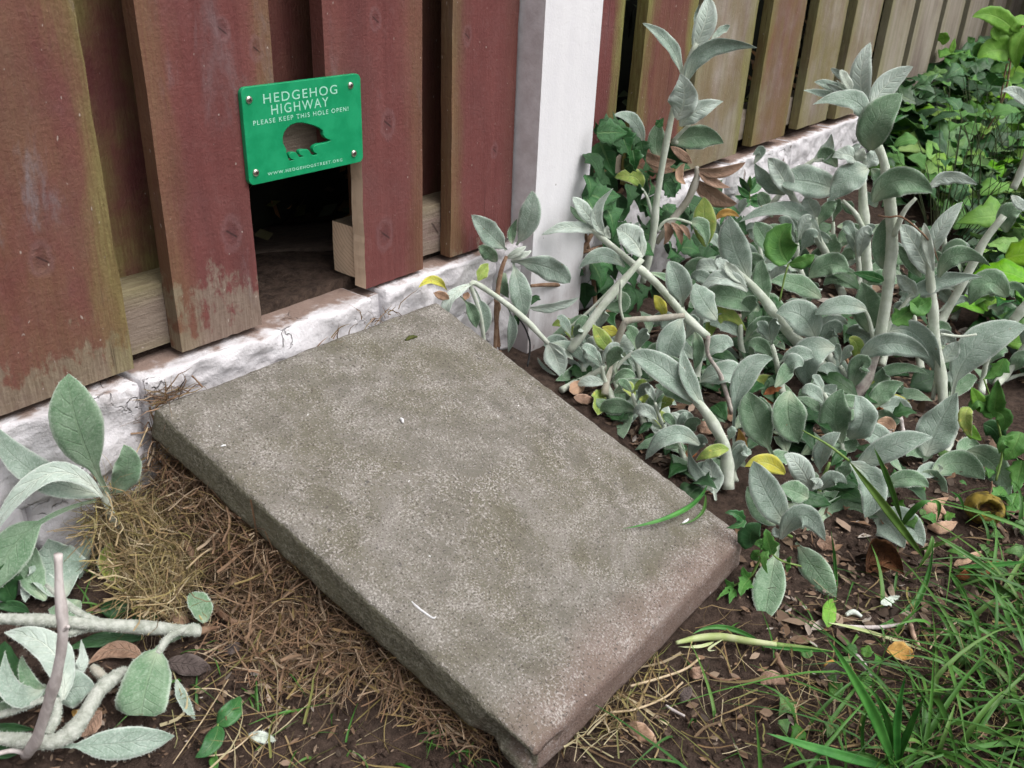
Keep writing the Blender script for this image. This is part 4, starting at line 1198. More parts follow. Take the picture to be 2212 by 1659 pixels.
# --- rosette on a thick stem
q = Plant(LE, "lamb's ear plant with a flat-topped rosette and a curled white bud", 'plant', 'E', 930, 420, GR)
q.stem([(765, 1740), (763, 1600), (755, 1400), (742, 1230), (738, 1080)], [66, 68, 66, 62, 50], crop='B')
q.stem([(745, 1370, 1), (690, 1270, 1), (620, 1200, 1)], [34, 30, 24], crop='B')
q.leaves("""
775 1010 650 1075 545 1205 178 m=s r=12 o=1.5,3,3
722 965 640 925 555 945 92 m=u r=25 o=1,1.5,1 v=.25
738 985 800 945 856 886 96 m=u r=15 o=1,1.5,1 v=.25
700 950 690 900 730 860 50 m=u o=1,1,1 v=.2
722 965 728 925 748 888 76 m=w r=0 o=2.5,3,3 f=.5
640 1200 650 1230 690 1290 70 m=g o=-1,-1,-1
790 1010 830 1060 800 1110 80 m=g o=0,0,0
820 1240 790 1180 740 1150 70 m=s o=-1,-1,-1
""", crop='B')
# --- leaning stem behind
q = Plant(LE, "lamb's ear plant with broad grey leaves fanned out below the right-hand fence boards", 'plant', 'E', 760, 330, GR)
q.stem([(620, 1760), (560, 1620), (510, 1500), (430, 1370), (330, 1200), (300, 1140)], [54, 54, 52, 50, 44, 30], crop='B')
q.stem([(480, 1480), (458, 1300)], [30, 24], crop='B')
q.stem([(170, 1250, -2), (240, 1170, -2), (340, 1040, -2), (450, 955, -2)], [34, 36, 34, 26], crop='B')
q.leaves("""
312 1175 240 1030 172 945 128 m=u r=8 o=.5,1.5,1
275 1165 165 1080 92 975 92 m=s o=0,0,0
605 1150 400 1085 218 1092 188 m=s r=10 o=0,1,1
585 1000 520 920 470 950 96 m=g o=-1,-1,-1
440 965 530 900 552 798 84 m=u r=-20 o=-2,-2,-2
490 1450 300 1255 0 1330 92 m=s r=22 o=1,2,2
462 1300 425 1230 398 1172 116 m=u o=1,1.5,1.5
470 1345 530 1250 588 1212 86 m=g o=0,0,0
590 1540 560 1460 580 1400 100 m=g o=-2,-2,-2
600 1480 660 1390 730 1370 110 m=g o=-2,-2,-2
640 1600 690 1500 730 1450 110 m=s o=-3,-3,-3
200 1300 150 1200 120 1150 80 m=g o=-3,-3,-3
90 980 130 900 80 930 60 m=s o=-2,-2,-2
420 1560 330 1500 200 1530 90 m=g o=-2,-2,-2
330 1659 220 1560 130 1600 100 m=g o=-2,-2,-2
""", crop='B')
# --- right stem with open top
q = Plant(LE, "lamb's ear stem on the right with a pointed silvery shoot and a thread-like dead tendril", 'plant', 'E', 1305, 940, GR)
q.stem([(1305, 945), (1288, 760), (1260, 590), (1245, 400), (1232, 250), (1228, 150)], [54, 56, 54, 52, 48, 34])
q.stem([(830, 1290, 1), (900, 1300, 2), (975, 1300, 2), (1090, 1390, 2), (1155, 1470, 1), (1192, 1562, 1)], [10, 12, 12, 12, 10, 6], 'stem_brown', crop='B', name='tendril')
q.stem([(1290, 580), (1380, 592), (1465, 582)], [16, 14, 12])
q.stem([(1250, 900), (1262, 820), (1280, 700)], [24, 20, 16])
q.leaves("""
1150 1659 1060 1480 962 1345 140 m=u r=12 o=0,.5,0
1160 1620 1128 1470 1108 1335 64 m=w r=0 o=1,1.4,1
1160 1520 1205 1370 1338 1208 104 m=u r=10 o=.5,1,.5 curl=25
1195 1660 1310 1525 1505 1592 118 m=g r=15 o=1,2,2
1090 1659 1020 1560 955 1470 80 m=g o=-1,-1,-1
""", crop='B')
q.leaves("""
1165 385 1125 330 1075 288 70 m=u o=0,0,0
1300 720 1345 660 1375 615 76 m=u o=-1,-1,-1
1290 640 1390 700 1400 780 80 m=g o=-3,-3,-3
""")
# --- long diagonal stem
q = Plant(LE, "lamb's ear plant with a long bare stem slanting off to the right edge", 'plant', 'E', 1270, 580, GR)
q.stem([(1270, 585), (1300, 500), (1400, 325), (1500, 130), (1600, 0)], [44, 46, 46, 44, 40])
q.stem([(1640, 1130), (1700, 1000), (1740, 860)], [48, 48, 44], crop='B')
q.leaves("""
1600 1390 1615 1280 1710 1245 120 m=g r=-15 o=0,0,0
1630 1170 1680 1220 1720 1260 60 m=u o=0,1,1
1730 640 1655 555 1572 548 70 m=u r=20 o=0,0,0
""", crop='B')
q.leaves("""
1612 400 1520 330 1428 440 138 m=g r=10 o=0,1,1
1590 375 1650 360 1697 400 80 m=g o=-1,-1,-1
1520 450 1620 480 1697 500 100 m=g o=-1,-1,-1
1280 470 1380 410 1430 430 40 m=s o=0,0,0
1600 600 1640 560 1700 540 100 m=g o=-2,-2,-2
""")
# --- at the right edge
q = Plant(LE, "lamb's ear stems cut by the right edge above the bramble leaves", 'plant', 'E', 1560, 830, GR)
q.stem([(1560, 830), (1610, 770), (1700, 650), (1790, 520)], [46, 46, 44, 40])
q.stem([(1640, 520, -4), (1700, 450, -4), (1780, 340, -4)], [50, 50, 46])
q.stem([(1600, 810), (1660, 785), (1740, 770)], [18, 18, 16])
q.leaves("""
1640 760 1680 700 1740 690 80 m=g
1700 640 1740 560 1800 520 100 m=s
1600 820 1540 780 1520 700 70 m=g o=-1,-1,-1
""")
# --- medium plants between the tall stems and the front
q = Plant(LE, "lamb's ear plant with rounded leaves on long stalks beside the orange dead leaf", 'plant', 'E', 400, 1225, GR)
q.stem([(400, 1228), (440, 1215), (478, 1190)], [20, 20, 16])
q.leaves("""
282 1215 305 830 470 698 118 p=.32 m=s r=15 o=0,1,0
478 1198 385 1000 348 862 162 p=.15 m=g r=8 o=.5,2,2
450 1100 435 985 402 885 80 m=g o=0,.3,.3
555 862 540 980 594 1112 172 m=g r=-12 o=1,2.5,2
288 1232 312 1140 300 1045 62 m=o r=5 o=1,1,1
420 1230 500 1190 560 1200 80 m=g o=-1,-1,-1
330 1230 280 1200 240 1230 70 m=g o=-1,-1,-1
""")
q = Plant(LE, "lamb's ear with broad leaves at the right side of the bed before the bramble", 'plant', 'E', 1325, 1165, GR)
q.stem([(1310, 1160), (1335, 1110), (1362, 1060)], [44, 36, 24])
q.leaves("""
1215 1178 1275 1030 1372 866 188 m=s r=12 o=0,2,1.5
1240 1270 1380 1212 1504 1292 138 m=g r=10 o=1,2,2
1418 1155 1545 1215 1630 1384 142 m=g r=14 o=0,1.5,1.5
1200 1255 1265 1285 1322 1356 70 m=g r=25 o=1,1.5,1.5
1250 1180 1180 1160 1120 1180 90 m=g o=-1,-1,-1
1380 1180 1420 1130 1480 1120 90 m=g o=-1,-1,-1
1300 1240 1230 1250 1160 1290 80 m=s o=0,0,0
""")
q = Plant(LE, "lamb's ear with one large leaf sweeping up to the right edge of the picture", 'plant', 'E', 1345, 900, GR)
q.leaves("""
1345 895 1450 655 1712 543 172 p=.14 m=s r=10 o=0,2,2
1330 900 1400 820 1470 800 90 m=g o=-1,-1,-1
1350 900 1300 830 1280 760 80 m=g o=-1,-1,-1
""")
q = Plant(LE, "lamb's ear with grey-green leaves under the tallest thick stem", 'plant', 'E', 960, 960, GR)
q.leaves("""
950 955 1010 860 1110 820 100 m=g r=10 o=0,1,1
960 960 1060 930 1150 960 100 m=s r=10 o=0,1,1
970 960 1030 1000 1090 1000 90 m=g o=.5,1,1
930 960 890 900 830 880 80 m=g o=-1,-1,-1
940 960 990 810 1000 740 110 m=g o=-2,-2,-2
""")
q = Plant(LE, "lamb's ear with small green leaves at the foot of the left-leaning shoot", 'plant', 'E', 690, 960, GR)
q.leaves("""
690 955 640 890 600 850 100 m=g o=0,1,1
700 955 730 880 780 830 90 m=s o=0,1,1
690 960 600 960 540 930 90 m=g o=.5,1,1
700 960 760 950 800 980 80 m=g o=.5,1,1
690 950 680 860 660 800 100 m=g o=-2,-2,-2
""")
# --- generic leafy shoots that close the bed, each with its own place
def shoot(label, root, tip, n, size, mats, r):
    q = Plant(LE, label, 'plant', 'D', root[0], root[1], GR)
    pts = [(root[0] + (tip[0] - root[0]) * t + r.uniform(-6, 6) * (0 < t < 1), root[1] + (tip[1] - root[1]) * t) for t in (0, .33, .66, 1)]
    q.stem(pts, [size * .22, size * .10])
    for i in range(n):
        t = 0.18 + 0.82 * i / (n - 1); bx = root[0] + (tip[0] - root[0]) * t; by = root[1] + (tip[1] - root[1]) * t
        L = size * (1.25 - 0.5 * t) * r.uniform(.75, 1.15)
        for sgn in (-1, 1):
            if r.random() < .12: continue
            if i % 2: a = sgn * r.uniform(50, 95); o = (0, r.uniform(0, 1), r.uniform(-.5, 1))
            else: a = sgn * r.uniform(15, 70); o = (0, sgn * r.uniform(1, 2.2), sgn * r.uniform(1.5, 3.2))
            a = radians(a * (1.25 - .75 * t)); dx, dy = sin(a) * L, -cos(a) * L
            q.leaf(bx, by, bx + dx * .55, by + dy * .6 - L * .06, bx + dx, by + dy * .8 + L * .22 * (1 - t), L * r.uniform(.36, .46), mat=r.choice(mats), o=o, p=r.uniform(.05, .2))
r9 = random.Random(99)
SG = ['s', 's', 's', 'u', 'g', 'g']
for lab, a, b, n, sz in [
    ("leafy grey shoot close to the slab edge under the bent grey stem", (1395, 850), (1375, 760), 4, 72),
    ("leafy shoot squeezed between the slab edge and the crossing pale stems", (1300, 800), (1290, 720), 4, 66),
    ("leafy shoot beside the purplish stalk in front of the ivy", (1480, 760), (1470, 650), 4, 66),
    ("upright leafy shoot in front of the ivy below the yellow-green leaf", (1575, 650), (1562, 520), 5, 74),
    ("upright leafy shoot left of the leaning shoot with the long upright leaf", (1500, 850), (1512, 735), 4, 78),
    ("upright leafy shoot behind the bramble leaf in the middle of the bed", (1735, 640), (1722, 525), 5, 74),
    ("upright leafy shoot between the rosette stem and the tallest thick stem", (1862, 650), (1850, 530), 5, 70),
    ("upright leafy shoot behind the slanting bare stem", (2025, 600), (2040, 510), 4, 66),
    ("upright leafy shoot near the purplish stalk by the yellow arching leaf", (1615, 800), (1600, 700), 4, 78),
    ("upright leafy shoot right of the rosette stem under the far weeds", (1965, 620), (1968, 520), 4, 66),
    ("leafy shoot below the tallest stem near the yellow-green leaf", (1560, 690), (1548, 590), 4, 62),
    ("leafy shoot between the white-budded shoot and the folded leaf plant", (1690, 850), (1668, 745), 4, 74),
    ("leafy shoot behind the white-budded shoot near the bramble leaf", (1655, 640), (1640, 530), 4, 60),
    ("leafy shoot at the left foot of the tallest thick stem", (1770, 790), (1742, 670), 4, 74),
    ("leafy shoot at the right foot of the tallest thick stem", (1905, 790), (1925, 690), 4, 70),
    ("leafy shoot behind the flat-topped rosette stem", (1810, 600), (1800, 480), 4, 58),
    ("leafy shoot under the open silvery right-hand shoot", (1990, 800), (1975, 680), 4, 72),
    ("leafy shoot at the foot of the long slanting stem", (2060, 690), (2075, 590), 4, 66),
    ("leafy shoot right of the large sweeping leaf", (2120, 850), (2140, 760), 4, 66),
    ("leafy shoot between the folded leaf and the front rosette", (1800, 930), (1780, 850), 4, 72),
    ("leafy shoot left of the small yellow leaf in the middle of the bed", (1840, 870), (1815, 790), 3, 70),
    ("leafy shoot in the shade below the fence wall beside the glossy seedling", (1600, 560), (1595, 470), 4, 54),
    ("leafy shoot below the fanned grey leaves near the wall", (1720, 560), (1735, 470), 4, 54)]:
    shoot(lab, a, b, max(3, n - 1), sz * 1.22, SG, r9)
shoot("leafy shoot with yellowing leaves leaning over the slab edge", (1440, 960), (1415, 870), 4, 66, ['s', 'g', 'l', 'u'], r9)
for lab, a, b in [("leafy shoot crowding the slab edge below the drooping white shoot tip", (1262, 806), (1235, 730)),
                  ("leafy shoot overhanging the slab edge near the yellow-green leaf", (1325, 868), (1300, 790)),
                  ("leafy shoot overhanging the slab edge left of the leaning shoot", (1395, 930), (1366, 850)),
                  ("leafy shoot over the slab edge below the leaning shoot", (1490, 1012), (1462, 930))]:
    shoot(lab, a, b, 4, 78, ['s', 's', 'u', 'g', 'g', 'l'], r9)
shoot("low leafy shoot behind the low plant at the slab front corner", (1590, 1040), (1570, 960), 4, 70, ['s', 'g', 'u'], r9)
# --- low front rosettes
q = Plant(LE, "low lamb's ear plant at the front corner of the slab with a big pointed leaf", 'plant', 'E', 560, 1560, GR)
q.stem([(560, 1575), (515, 1545), (540, 1505)], [16, 18, 14], 'stem_green')
q.leaves("""
532 1512 440 1370 372 1202 158 m=s r=8 o=1,2,2 v=.03
480 1512 395 1430 342 1325 112 m=g o=0,.5,.5
505 1585 610 1468 724 1594 120 m=s r=12 o=2,3.5,3
640 1385 570 1350 498 1330 112 m=g o=0,0,0
500 1575 480 1550 478 1525 40 m=u
""")
q.leaves("""
1190 215 1150 400 1132 542 138 p=.12 m=g r=4 o=1,1.5,.6
1262 205 1335 310 1428 434 118 p=.12 m=g r=6 o=1,1.5,.6
""", crop='H')
q = Plant(LE, "low lamb's ear rosette at the front of the bed beside long grass blades", 'plant', 'E', 700, 1400, GR)
q.stem([(690, 1420), (700, 1320), (745, 1210)], [20, 20, 14], 'stem_green')
q.leaves("""
655 1350 600 1235 522 1170 110 m=u r=5 o=1,2,2 v=.03
660 1340 690 1310 650 1290 40 m=u o=2,2,2
700 1260 712 1150 798 1062 90 p=.1 m=s r=-10 o=0,1,1
845 1212 950 1320 918 1480 138 m=s r=-14 o=1,3,3
868 1240 1060 1125 1252 1085 130 m=s r=10 o=1,2,2 v=.04
668 1500 820 1430 992 1478 126 m=g r=10 o=1,1.5,1
700 1345 760 1285 832 1312 76 m=s o=1,2,2 r=20
690 1350 720 1380 790 1350 60 m=g o=1,1,1
780 1280 820 1240 840 1180 60 m=g o=0,0,0
1000 1335 1130 1285 1230 1330 90 m=g o=0,.5,.5
900 1400 1000 1350 1060 1380 80 m=g o=0,0,0
525 1265 430 1210 330 1230 92 m=y r=8 o=-1,-.5,-.5
560 1440 590 1420 640 1440 60 m=l o=0,0,0
""")
q = Plant(LE, "broad pale lamb's ear leaves lying flat on the soil behind the long grass", 'plant', 'E', 960, 1480, GR)
q.leaves("""
960 1470 1050 1530 1110 1630 150 m=s r=8 o=0,.5,.5 v=.04
1010 1450 1120 1500 1205 1620 120 m=s r=-8 o=-.5,.2,.2 v=.04
""")
q = Plant(LE, "lamb's ear with one folded leaf among dead leaves in the middle of the bed", 'plant', 'E', 810, 1150, GR)
q.stem([(815, 1170), (805, 1120)], [26, 24])
q.leaves("""
805 1115 770 970 812 848 158 m=g r=6 o=0,2,2
838 1090 905 1000 872 880 130 m=s r=25 o=1,3,2.5 f=.4
1045 1135 960 1070 868 1062 116 m=s r=10 o=0,1,1
790 1170 850 1130 862 1080 70 m=g o=0,.5,.5
760 1180 820 1120 900 1130 70 m=g o=-1,-1,-1
""")
# --- far-left plant against the wall
q = Plant(LE, "lamb's ear plant against the white wall beside the clump of dry grass", 'plant', 'G', 500, 800, GR)
q.stem([(500, 700, -1), (462, 600), (440, 530), (420, 470)], [26, 34, 42, 34])
q.leaves("""
455 525 330 260 286 16 205 p=.2 m=g r=6 o=0,3,2.5 v=.04 f=.12
470 520 528 420 515 312 116 p=.05 m=g r=4 o=-1,-.5,-.5
420 520 130 420 -60 190 130 m=s r=20 o=1,4,4 f=.2
425 530 190 440 -60 740 84 m=u r=20 o=2,5,5 curl=20
400 545 110 680 -40 940 165 p=.38 m=g r=8 o=1,5,5
475 895 452 800 462 722 96 m=l r=5 o=2,2,2
388 685 345 760 332 872 62 m=s o=1,1.5,1.5
270 950 225 830 200 705 225 m=s r=10 o=3,4,3.5 v=.3
250 900 150 890 105 970 90 m=u r=10 o=4,5,5 v=.3
190 960 130 850 150 740 100 m=g o=2,2,2
60 960 20 880 40 800 120 m=d o=2,2,2
330 960 280 1000 200 1000 110 m=g o=2,2,2
""")
# --- cut stems lying on the soil
LG = "cut lamb's ear stems lying on the soil"
q = Plant('cut_stem', "thick pale cut lamb's ear stem lying level near the dry grass clump", 'plant stem', 'G', 420, 1060, LG, lie=True)
q.stem([(-60, 1035, 4), (200, 1045, 4), (410, 1062, 3.5), (700, 1080, 2.6), (835, 1092, 2)], [44, 50, 54, 50, 40], 'stem_cut')
q.stem([(190, 895, 6), (270, 968, 5), (340, 1020, 4.2), (420, 1058, 3.6)], [14, 24, 30, 30], 'stem_cut')
q.stem([(265, 1108, 3), (340, 1080, 3), (420, 1068, 3)], [24, 34, 38], 'stem_cut')
q.stem([(830, 1090, 2), (870, 1080, 2), (915, 1072, 2.4)], [36, 26, 8], 'stem_brown', name='torn_end')
q.stem([(830, 1092, 2), (800, 1072, 2.5), (705, 1112, 3), (655, 1185, 3)], [26, 30, 28, 26], 'stem_cut')
q.leaves("""
668 1150 612 1300 588 1440 215 m=g r=4 o=3,3.5,2 v=.06 p=.06 prof=blunt
850 1055 830 985 790 930 92 m=g o=2,3,3
600 1118 450 1120 275 1165 66 m=d o=1,1,1
540 1060 600 1030 680 1010 60 m=d o=1,1,1
700 1140 770 1100 800 1100 20 m=g o=1,1,1
735 1290 762 1380 812 1455 46 m=s o=1,1,1
120 1010 60 985 -20 990 50 m=d o=1,1,1
530 960 480 990 420 990 90 m=d o=1,1,1
""")
q = Plant('cut_stem', "forked pale cut lamb's ear stem lying in the near corner with grey leaves", 'plant stem', 'G', 240, 1560, LG, lie=True)
q.stem([(-60, 1528, 3), (110, 1545, 3), (240, 1545, 3), (330, 1472, 3.4), (415, 1335, 3.4), (480, 1280, 3), (525, 1255, 2.6)], [50, 56, 66, 66, 58, 56, 44], 'stem_cut')
q.stem([(200, 1520, 3), (235, 1440, 3), (235, 1370, 3.5)], [34, 36, 34], 'stem_cut')
q.stem([(-40, 1445, 3), (60, 1420, 3.4), (190, 1370, 4)], [20, 24, 22], 'stem_cut')
q.stem([(380, 1235, 2), (410, 1262, 2), (450, 1300, 2)], [30, 44, 40], 'stem_old')
q.leaves("""
170 1560 420 1562 728 1525 132 p=.33 m=s r=5 o=2,2.2,1.6 v=.05
262 1375 215 1170 16 1095 128 m=u r=12 o=3,6,6
192 1312 60 1345 22 1170 100 m=s r=25 o=3,5,5
190 1330 120 1300 90 1190 60 m=g o=3,4,4
205 1375 310 1325 395 1330 150 m=s r=12 o=2,3,3
272 1225 335 1235 338 1125 52 m=u r=20 o=3,4,4
95 1400 30 1300 20 1130 130 m=d o=1,2,2
-20 1420 60 1390 200 1340 60 m=g o=2,3,3
140 1500 40 1490 -40 1490 40 m=d o=1,1,1
90 1590 0 1590 -40 1580 60 m=d o=1,1,1
""")
q = Plant('stick', 'bare grey stick standing askew out of the cut stems', 'stick', 'G', 110, 1600)
q.stem([(108, 1605, 1), (150, 1545, 2), (195, 1410, 2.5), (240, 1255, 3), (262, 1085, 3), (246, 900, 2.5), (242, 768, 2)], [46, 44, 44, 42, 40, 36, 32], 'bark', rough=0.22, nseg=11, name='shaft')
q.stem([(112, 1600, 1), (60, 1585, 1.5), (-10, 1600, 2)], [26, 22, 18], 'bark', rough=0.2, name='twig')
q.stem([(262, 1085, 3), (285, 1070, 3.4)], [22, 14], 'bark', name='stub')

# ------------------------------------------------------------------ ivy beside the post
MAT['wire'] = mat_simple('black wire', (0.008, 0.008, 0.008), (0.015, 0.015, 0.015), 20, 0.5)
q = Plant('ivy_plant', 'glossy dark ivy climbing in the corner between the white post and the greened fence', 'ivy', 'C', 960, 640)
IVY_ROOT = q.o
q.stem([(960, 650, -3), (940, 420, -3), (900, 200, -3), (880, 60, -3)], [22, 22, 16, 10], 'stem_brown')
q.stem([(640, 495, -1), (720, 490, -1), (790, 497, -1), (792, 560, -1), (806, 650, -1)], [16, 20, 24, 24, 20], 'stem_brown')
q.stem([(800, 385, -2), (850, 345, -2), (960, 312, -2), (1010, 290, -2)], [16, 20, 20, 14], 'stem_brown')
q.stem([(870, 390, -2), (890, 330, -2), (1000, 130, -2), (1090, 20, -2)], [20, 22, 24, 20], 'stem_brown')
q.leaves("""
725 955 765 1060 824 1192 250 prof=ivy m=i o=1,1.5,1.2 r=5
855 870 890 960 925 1055 190 prof=ivy m=i o=0,.5,.5 r=-10
690 1165 705 1240 722 1318 150 prof=ivy m=i o=.5,1,1 r=6
945 1010 955 1080 960 1155 140 prof=ivy m=i o=0,.5,.5
690 900 705 870 690 820 90 prof=ivy m=i o=-1,-1,-1
800 850 830 830 810 790 90 prof=ivy m=i o=-1,-1,-1
680 1270 690 1380 720 1500 140 prof=ivy m=d o=-1,-1,-1
850 1300 850 1390 880 1490 150 prof=lamb m=d o=-1,-.5,-.5
740 1180 800 1230 840 1290 150 prof=ivy m=d o=-2,-2,-2
960 1230 970 1310 985 1400 120 prof=ivy m=d o=-2,-2,-2
640 1080 650 1130 680 1200 110 prof=ivy m=d o=-2,-2,-2
1100 850 1130 820 1150 790 70 prof=ivy m=i o=-2,-2,-2
1160 1230 1200 1290 1230 1330 130 prof=ivy m=d o=-3,-3,-3
1000 950 1010 1010 1020 1080 130 prof=ivy m=d o=-2,-2,-2
""", crop='A')
q.leaves("""
900 480 905 540 900 610 130 prof=ivy m=d o=-2,-2,-2
960 470 985 540 1000 600 120 prof=ivy m=d o=-2,-2,-2
870 400 860 440 850 480 90 prof=ivy m=d o=-2,-2,-2
1010 600 1020 650 1060 700 110 prof=ivy m=d o=-3,-3,-3
660 540 655 560 640 590 60 prof=ivy m=d o=-1,-1,-1
930 620 935 660 940 700 100 prof=ivy m=d o=-3,-3,-3
560 640 570 660 580 690 60 prof=ivy m=d o=-1,-1,-1
""")
q = Plant('wire', 'thin black wire bent out of the soil at the foot of the white post', 'wire', 'C', 622, 890)
q.stem([(565, 636, -1), (605, 690, -.5), (632, 760, 0), (634, 820, 0), (622, 890, 0)], [8, 9, 9, 9, 9], 'wire', name='strand')
q = Plant('dry_stalk', 'thin dead brown stalk standing behind the slab corner', 'stalk', 'C', 470, 830)
q.stem([(462, 830), (468, 720), (474, 630), (474, 560)], [20, 20, 22, 34], 'stem_brown')

# ------------------------------------------------------------------ evergreen and broad-leaved plants at the far right
WG = 'weeds and saplings in the far corner'
q = Plant('sapling', 'lime green broad-leaved sapling in the top right corner', 'sapling', 'B', 1560, 1100, WG)
q.stem([(1350, 1010, 0), (1440, 850, 0), (1560, 640, 1), (1610, 470, 1), (1640, 200, 1)], [10, 10, 12, 12, 8], 'stem_brown')
q.stem([(1560, 640, 1), (1600, 400, 1), (1700, 150, 1)], [10, 10, 8], 'stem_brown')
q.leaves("""
1668 205 1530 95 1395 102 118 m=n r=10 o=1,2,2 prof=serr
1660 300 1600 230 1570 160 90 m=n r=20 o=0,0,0 prof=serr
1650 320 1530 300 1425 350 165 m=n r=12 o=0,1,1 prof=serr
1725 170 1670 280 1660 410 110 m=n r=14 o=2,3,3 prof=serr
1720 100 1660 150 1680 190 90 m=n r=12 o=1,2,2 prof=serr
1520 160 1535 200 1550 245 64 m=n o=1,1,1 prof=serr
1640 360 1560 400 1500 430 110 m=m o=-2,-2,-2 prof=serr
1400 280 1440 300 1480 330 90 m=m o=-2,-2,-2 prof=serr
1345 690 1250 640 1160 600 118 m=n r=8 o=1,2,2 prof=serr
1550 640 1510 670 1460 710 96 m=n o=1,1,1 prof=serr
1705 830 1690 780 1590 740 84 m=n o=1,1,1 prof=serr
1120 950 1060 960 1000 950 90 m=n r=5 o=4,4,4
1060 660 1120 740 1190 800 130 m=n r=8 o=2,2,2 prof=maple
980 590 1010 640 1050 690 110 m=m o=1,1,1 prof=maple
1230 1040 1270 1010 1310 1020 80 m=n o=2,2,2 prof=serr
1200 200 1225 230 1215 270 70 m=n o=0,0,0
1370 220 1390 240 1410 225 40 m=m o=0,0,0
1290 230 1275 290 1270 320 36 m=n o=0,0,0
1260 380 1320 350 1365 330 60 m=m o=0,0,0
""", crop='B')
q = Plant('box_seedling', 'small glossy evergreen seedling in front of the white stones under the fence', 'seedling', 'B', 60, 1220)
q.stem([(60, 1225), (64, 1120), (70, 1060)], [10, 8, 6], 'stem_green')
q.leaves("""
64 1150 30 1100 2 1060 42 m=i prof=lance
66 1140 85 1090 105 1050 46 m=i prof=lance
66 1160 110 1120 150 1100 46 m=i prof=lance
62 1170 20 1150 -10 1110 44 m=i prof=lance
64 1180 110 1180 160 1170 46 m=i prof=lance
62 1190 20 1190 -30 1170 46 m=i prof=lance
66 1130 64 1090 66 1050 30 m=m prof=lance
60 1200 40 1220 0 1230 46 m=i prof=lance
64 1200 90 1220 130 1230 46 m=i prof=lance
""")
q = Plant('bramble_plant', 'bramble with toothed green leaves at the right edge beside the grass', 'bramble', 'E', 1560, 1300)
q.stem([(1560, 1300), (1590, 1150), (1560, 980), (1500, 800)], [12, 12, 10, 8], 'stem_green')
q.leaves("""
1545 990 1480 910 1420 985 130 m=m prof=maple r=6 o=1,2,2
1550 960 1560 900 1570 800 90 m=m prof=serr r=10 o=1,2,2
1560 960 1600 990 1590 1055 90 m=m prof=serr r=10 o=1,2,2
1500 960 1470 900 1440 840 70 m=n prof=serr r=10 o=1,2,2
1640 1150 1600 1110 1575 1170 110 m=m prof=maple r=6 o=2,3,3
1680 1060 1650 1130 1600 1200 120 m=m prof=serr o=2,3,3
1690 1200 1670 1280 1650 1360 140 m=m prof=maple r=6 o=2,3,3
1600 1340 1560 1380 1520 1420 100 m=m prof=maple r=6 o=2,3,3
1660 1360 1640 1420 1620 1490 110 m=m prof=maple r=6 o=2,3,3
1690 1380 1700 1430 1690 1500 110 m=m prof=serr o=2,3,3
1430 940 1410 1000 1440 1100 70 m=l prof=serr r=8 o=3,4,4
1400 1000 1440 1060 1490 1100 60 m=n prof=serr r=8 o=3,4,4
1500 1020 1560 1060 1560 1120 100 m=d prof=serr o=-1,-1,-1
1600 700 1560 760 1500 800 110 m=m prof=maple o=-2,-2,-2
1140 420 1190 440 1240 400 120 m=m prof=serr o=-6,-6,-6
1050 520 1120 480 1200 400 120 m=m prof=maple o=-6,-6,-6
540 230 500 130 560 40 180 m=m prof=serr o=-4,-4,-4
545 235 620 220 670 190 70 m=m prof=serr o=-4,-4,-4
1010 320 940 295 860 280 56 m=i prof=serr o=-2,-2,-2
""")
q.stem([(500, 420, -3), (525, 300, -3.5), (545, 235, -4)], [9, 9, 10], 'stem_green')
q = Plant('cinquefoil', 'small bright green lobed seedling growing at the slab front corner', 'seedling', 'K', 870, 1400)
q.stem([(470, 1650, 1), (620, 1510, 1), (850, 1390, 1), (960, 1220, 1), (1050, 1030, 1.5)], [22, 24, 32, 34, 20], 'stem_green')
q.stem([(1110, 1080, 1.5), (1240, 1180, 1.5), (1480, 1250, 1.2)], [16, 26, 22], 'stem_green')
q.leaves("""
1130 1110 1080 920 1060 800 250 m=m prof=maple r=6 o=1.5,2.2,2
1060 1030 1000 980 920 990 140 m=m prof=serr o=1.6,2,2
1080 1050 1030 1180 1085 1345 140 m=m prof=maple r=5 o=1.7,2.4,2.2
860 1400 800 1330 790 1250 170 m=m prof=maple o=1,1.6,1.6
860 1400 780 1500 760 1610 230 m=m prof=maple o=1,1.6,1.6
670 1490 610 1450 570 1400 110 m=m prof=maple o=1,1.5,1.5
660 1500 570 1560 490 1620 110 m=m prof=maple o=1,1.5,1.5
680 1520 640 1600 620 1700 130 m=m prof=maple o=1,1.5,1.5
1330 1210 1340 1160 1370 1140 70 m=m prof=maple o=1.2,1.5,1.5
1340 1220 1320 1270 1310 1330 80 m=m prof=maple o=1.2,1.5,1.5
790 700 690 620 565 610 170 m=i prof=maple o=0,.5,.5 r=8
800 690 720 760 580 790 140 m=i prof=maple o=0,.5,.5 r=8
900 1000 880 860 1000 740 330 m=d prof=serr o=-.5,0,0 r=5
960 1180 930 1120 990 1060 110 m=m o=.5,.8,.8
""")
q = Plant('fallen_sprig', 'green sprig with two glossy pointed leaves on the soil near the bottom edge', 'sprig', 'G', 895, 1640, lie=True)
q.stem([(890, 1660, .6), (900, 1560, .8), (908, 1475, 1)], [10, 12, 10], 'stem_green')
q.leaves("""
905 1475 962 1425 1000 1360 86 m=i prof=lance r=5 o=1,2,1.4 f=.2
910 1480 880 1560 812 1615 78 m=i prof=lance r=5 o=1,1.6,1 f=.2
885 1610 895 1640 900 1680 40 m=m prof=lance o=.6,1,1
""")

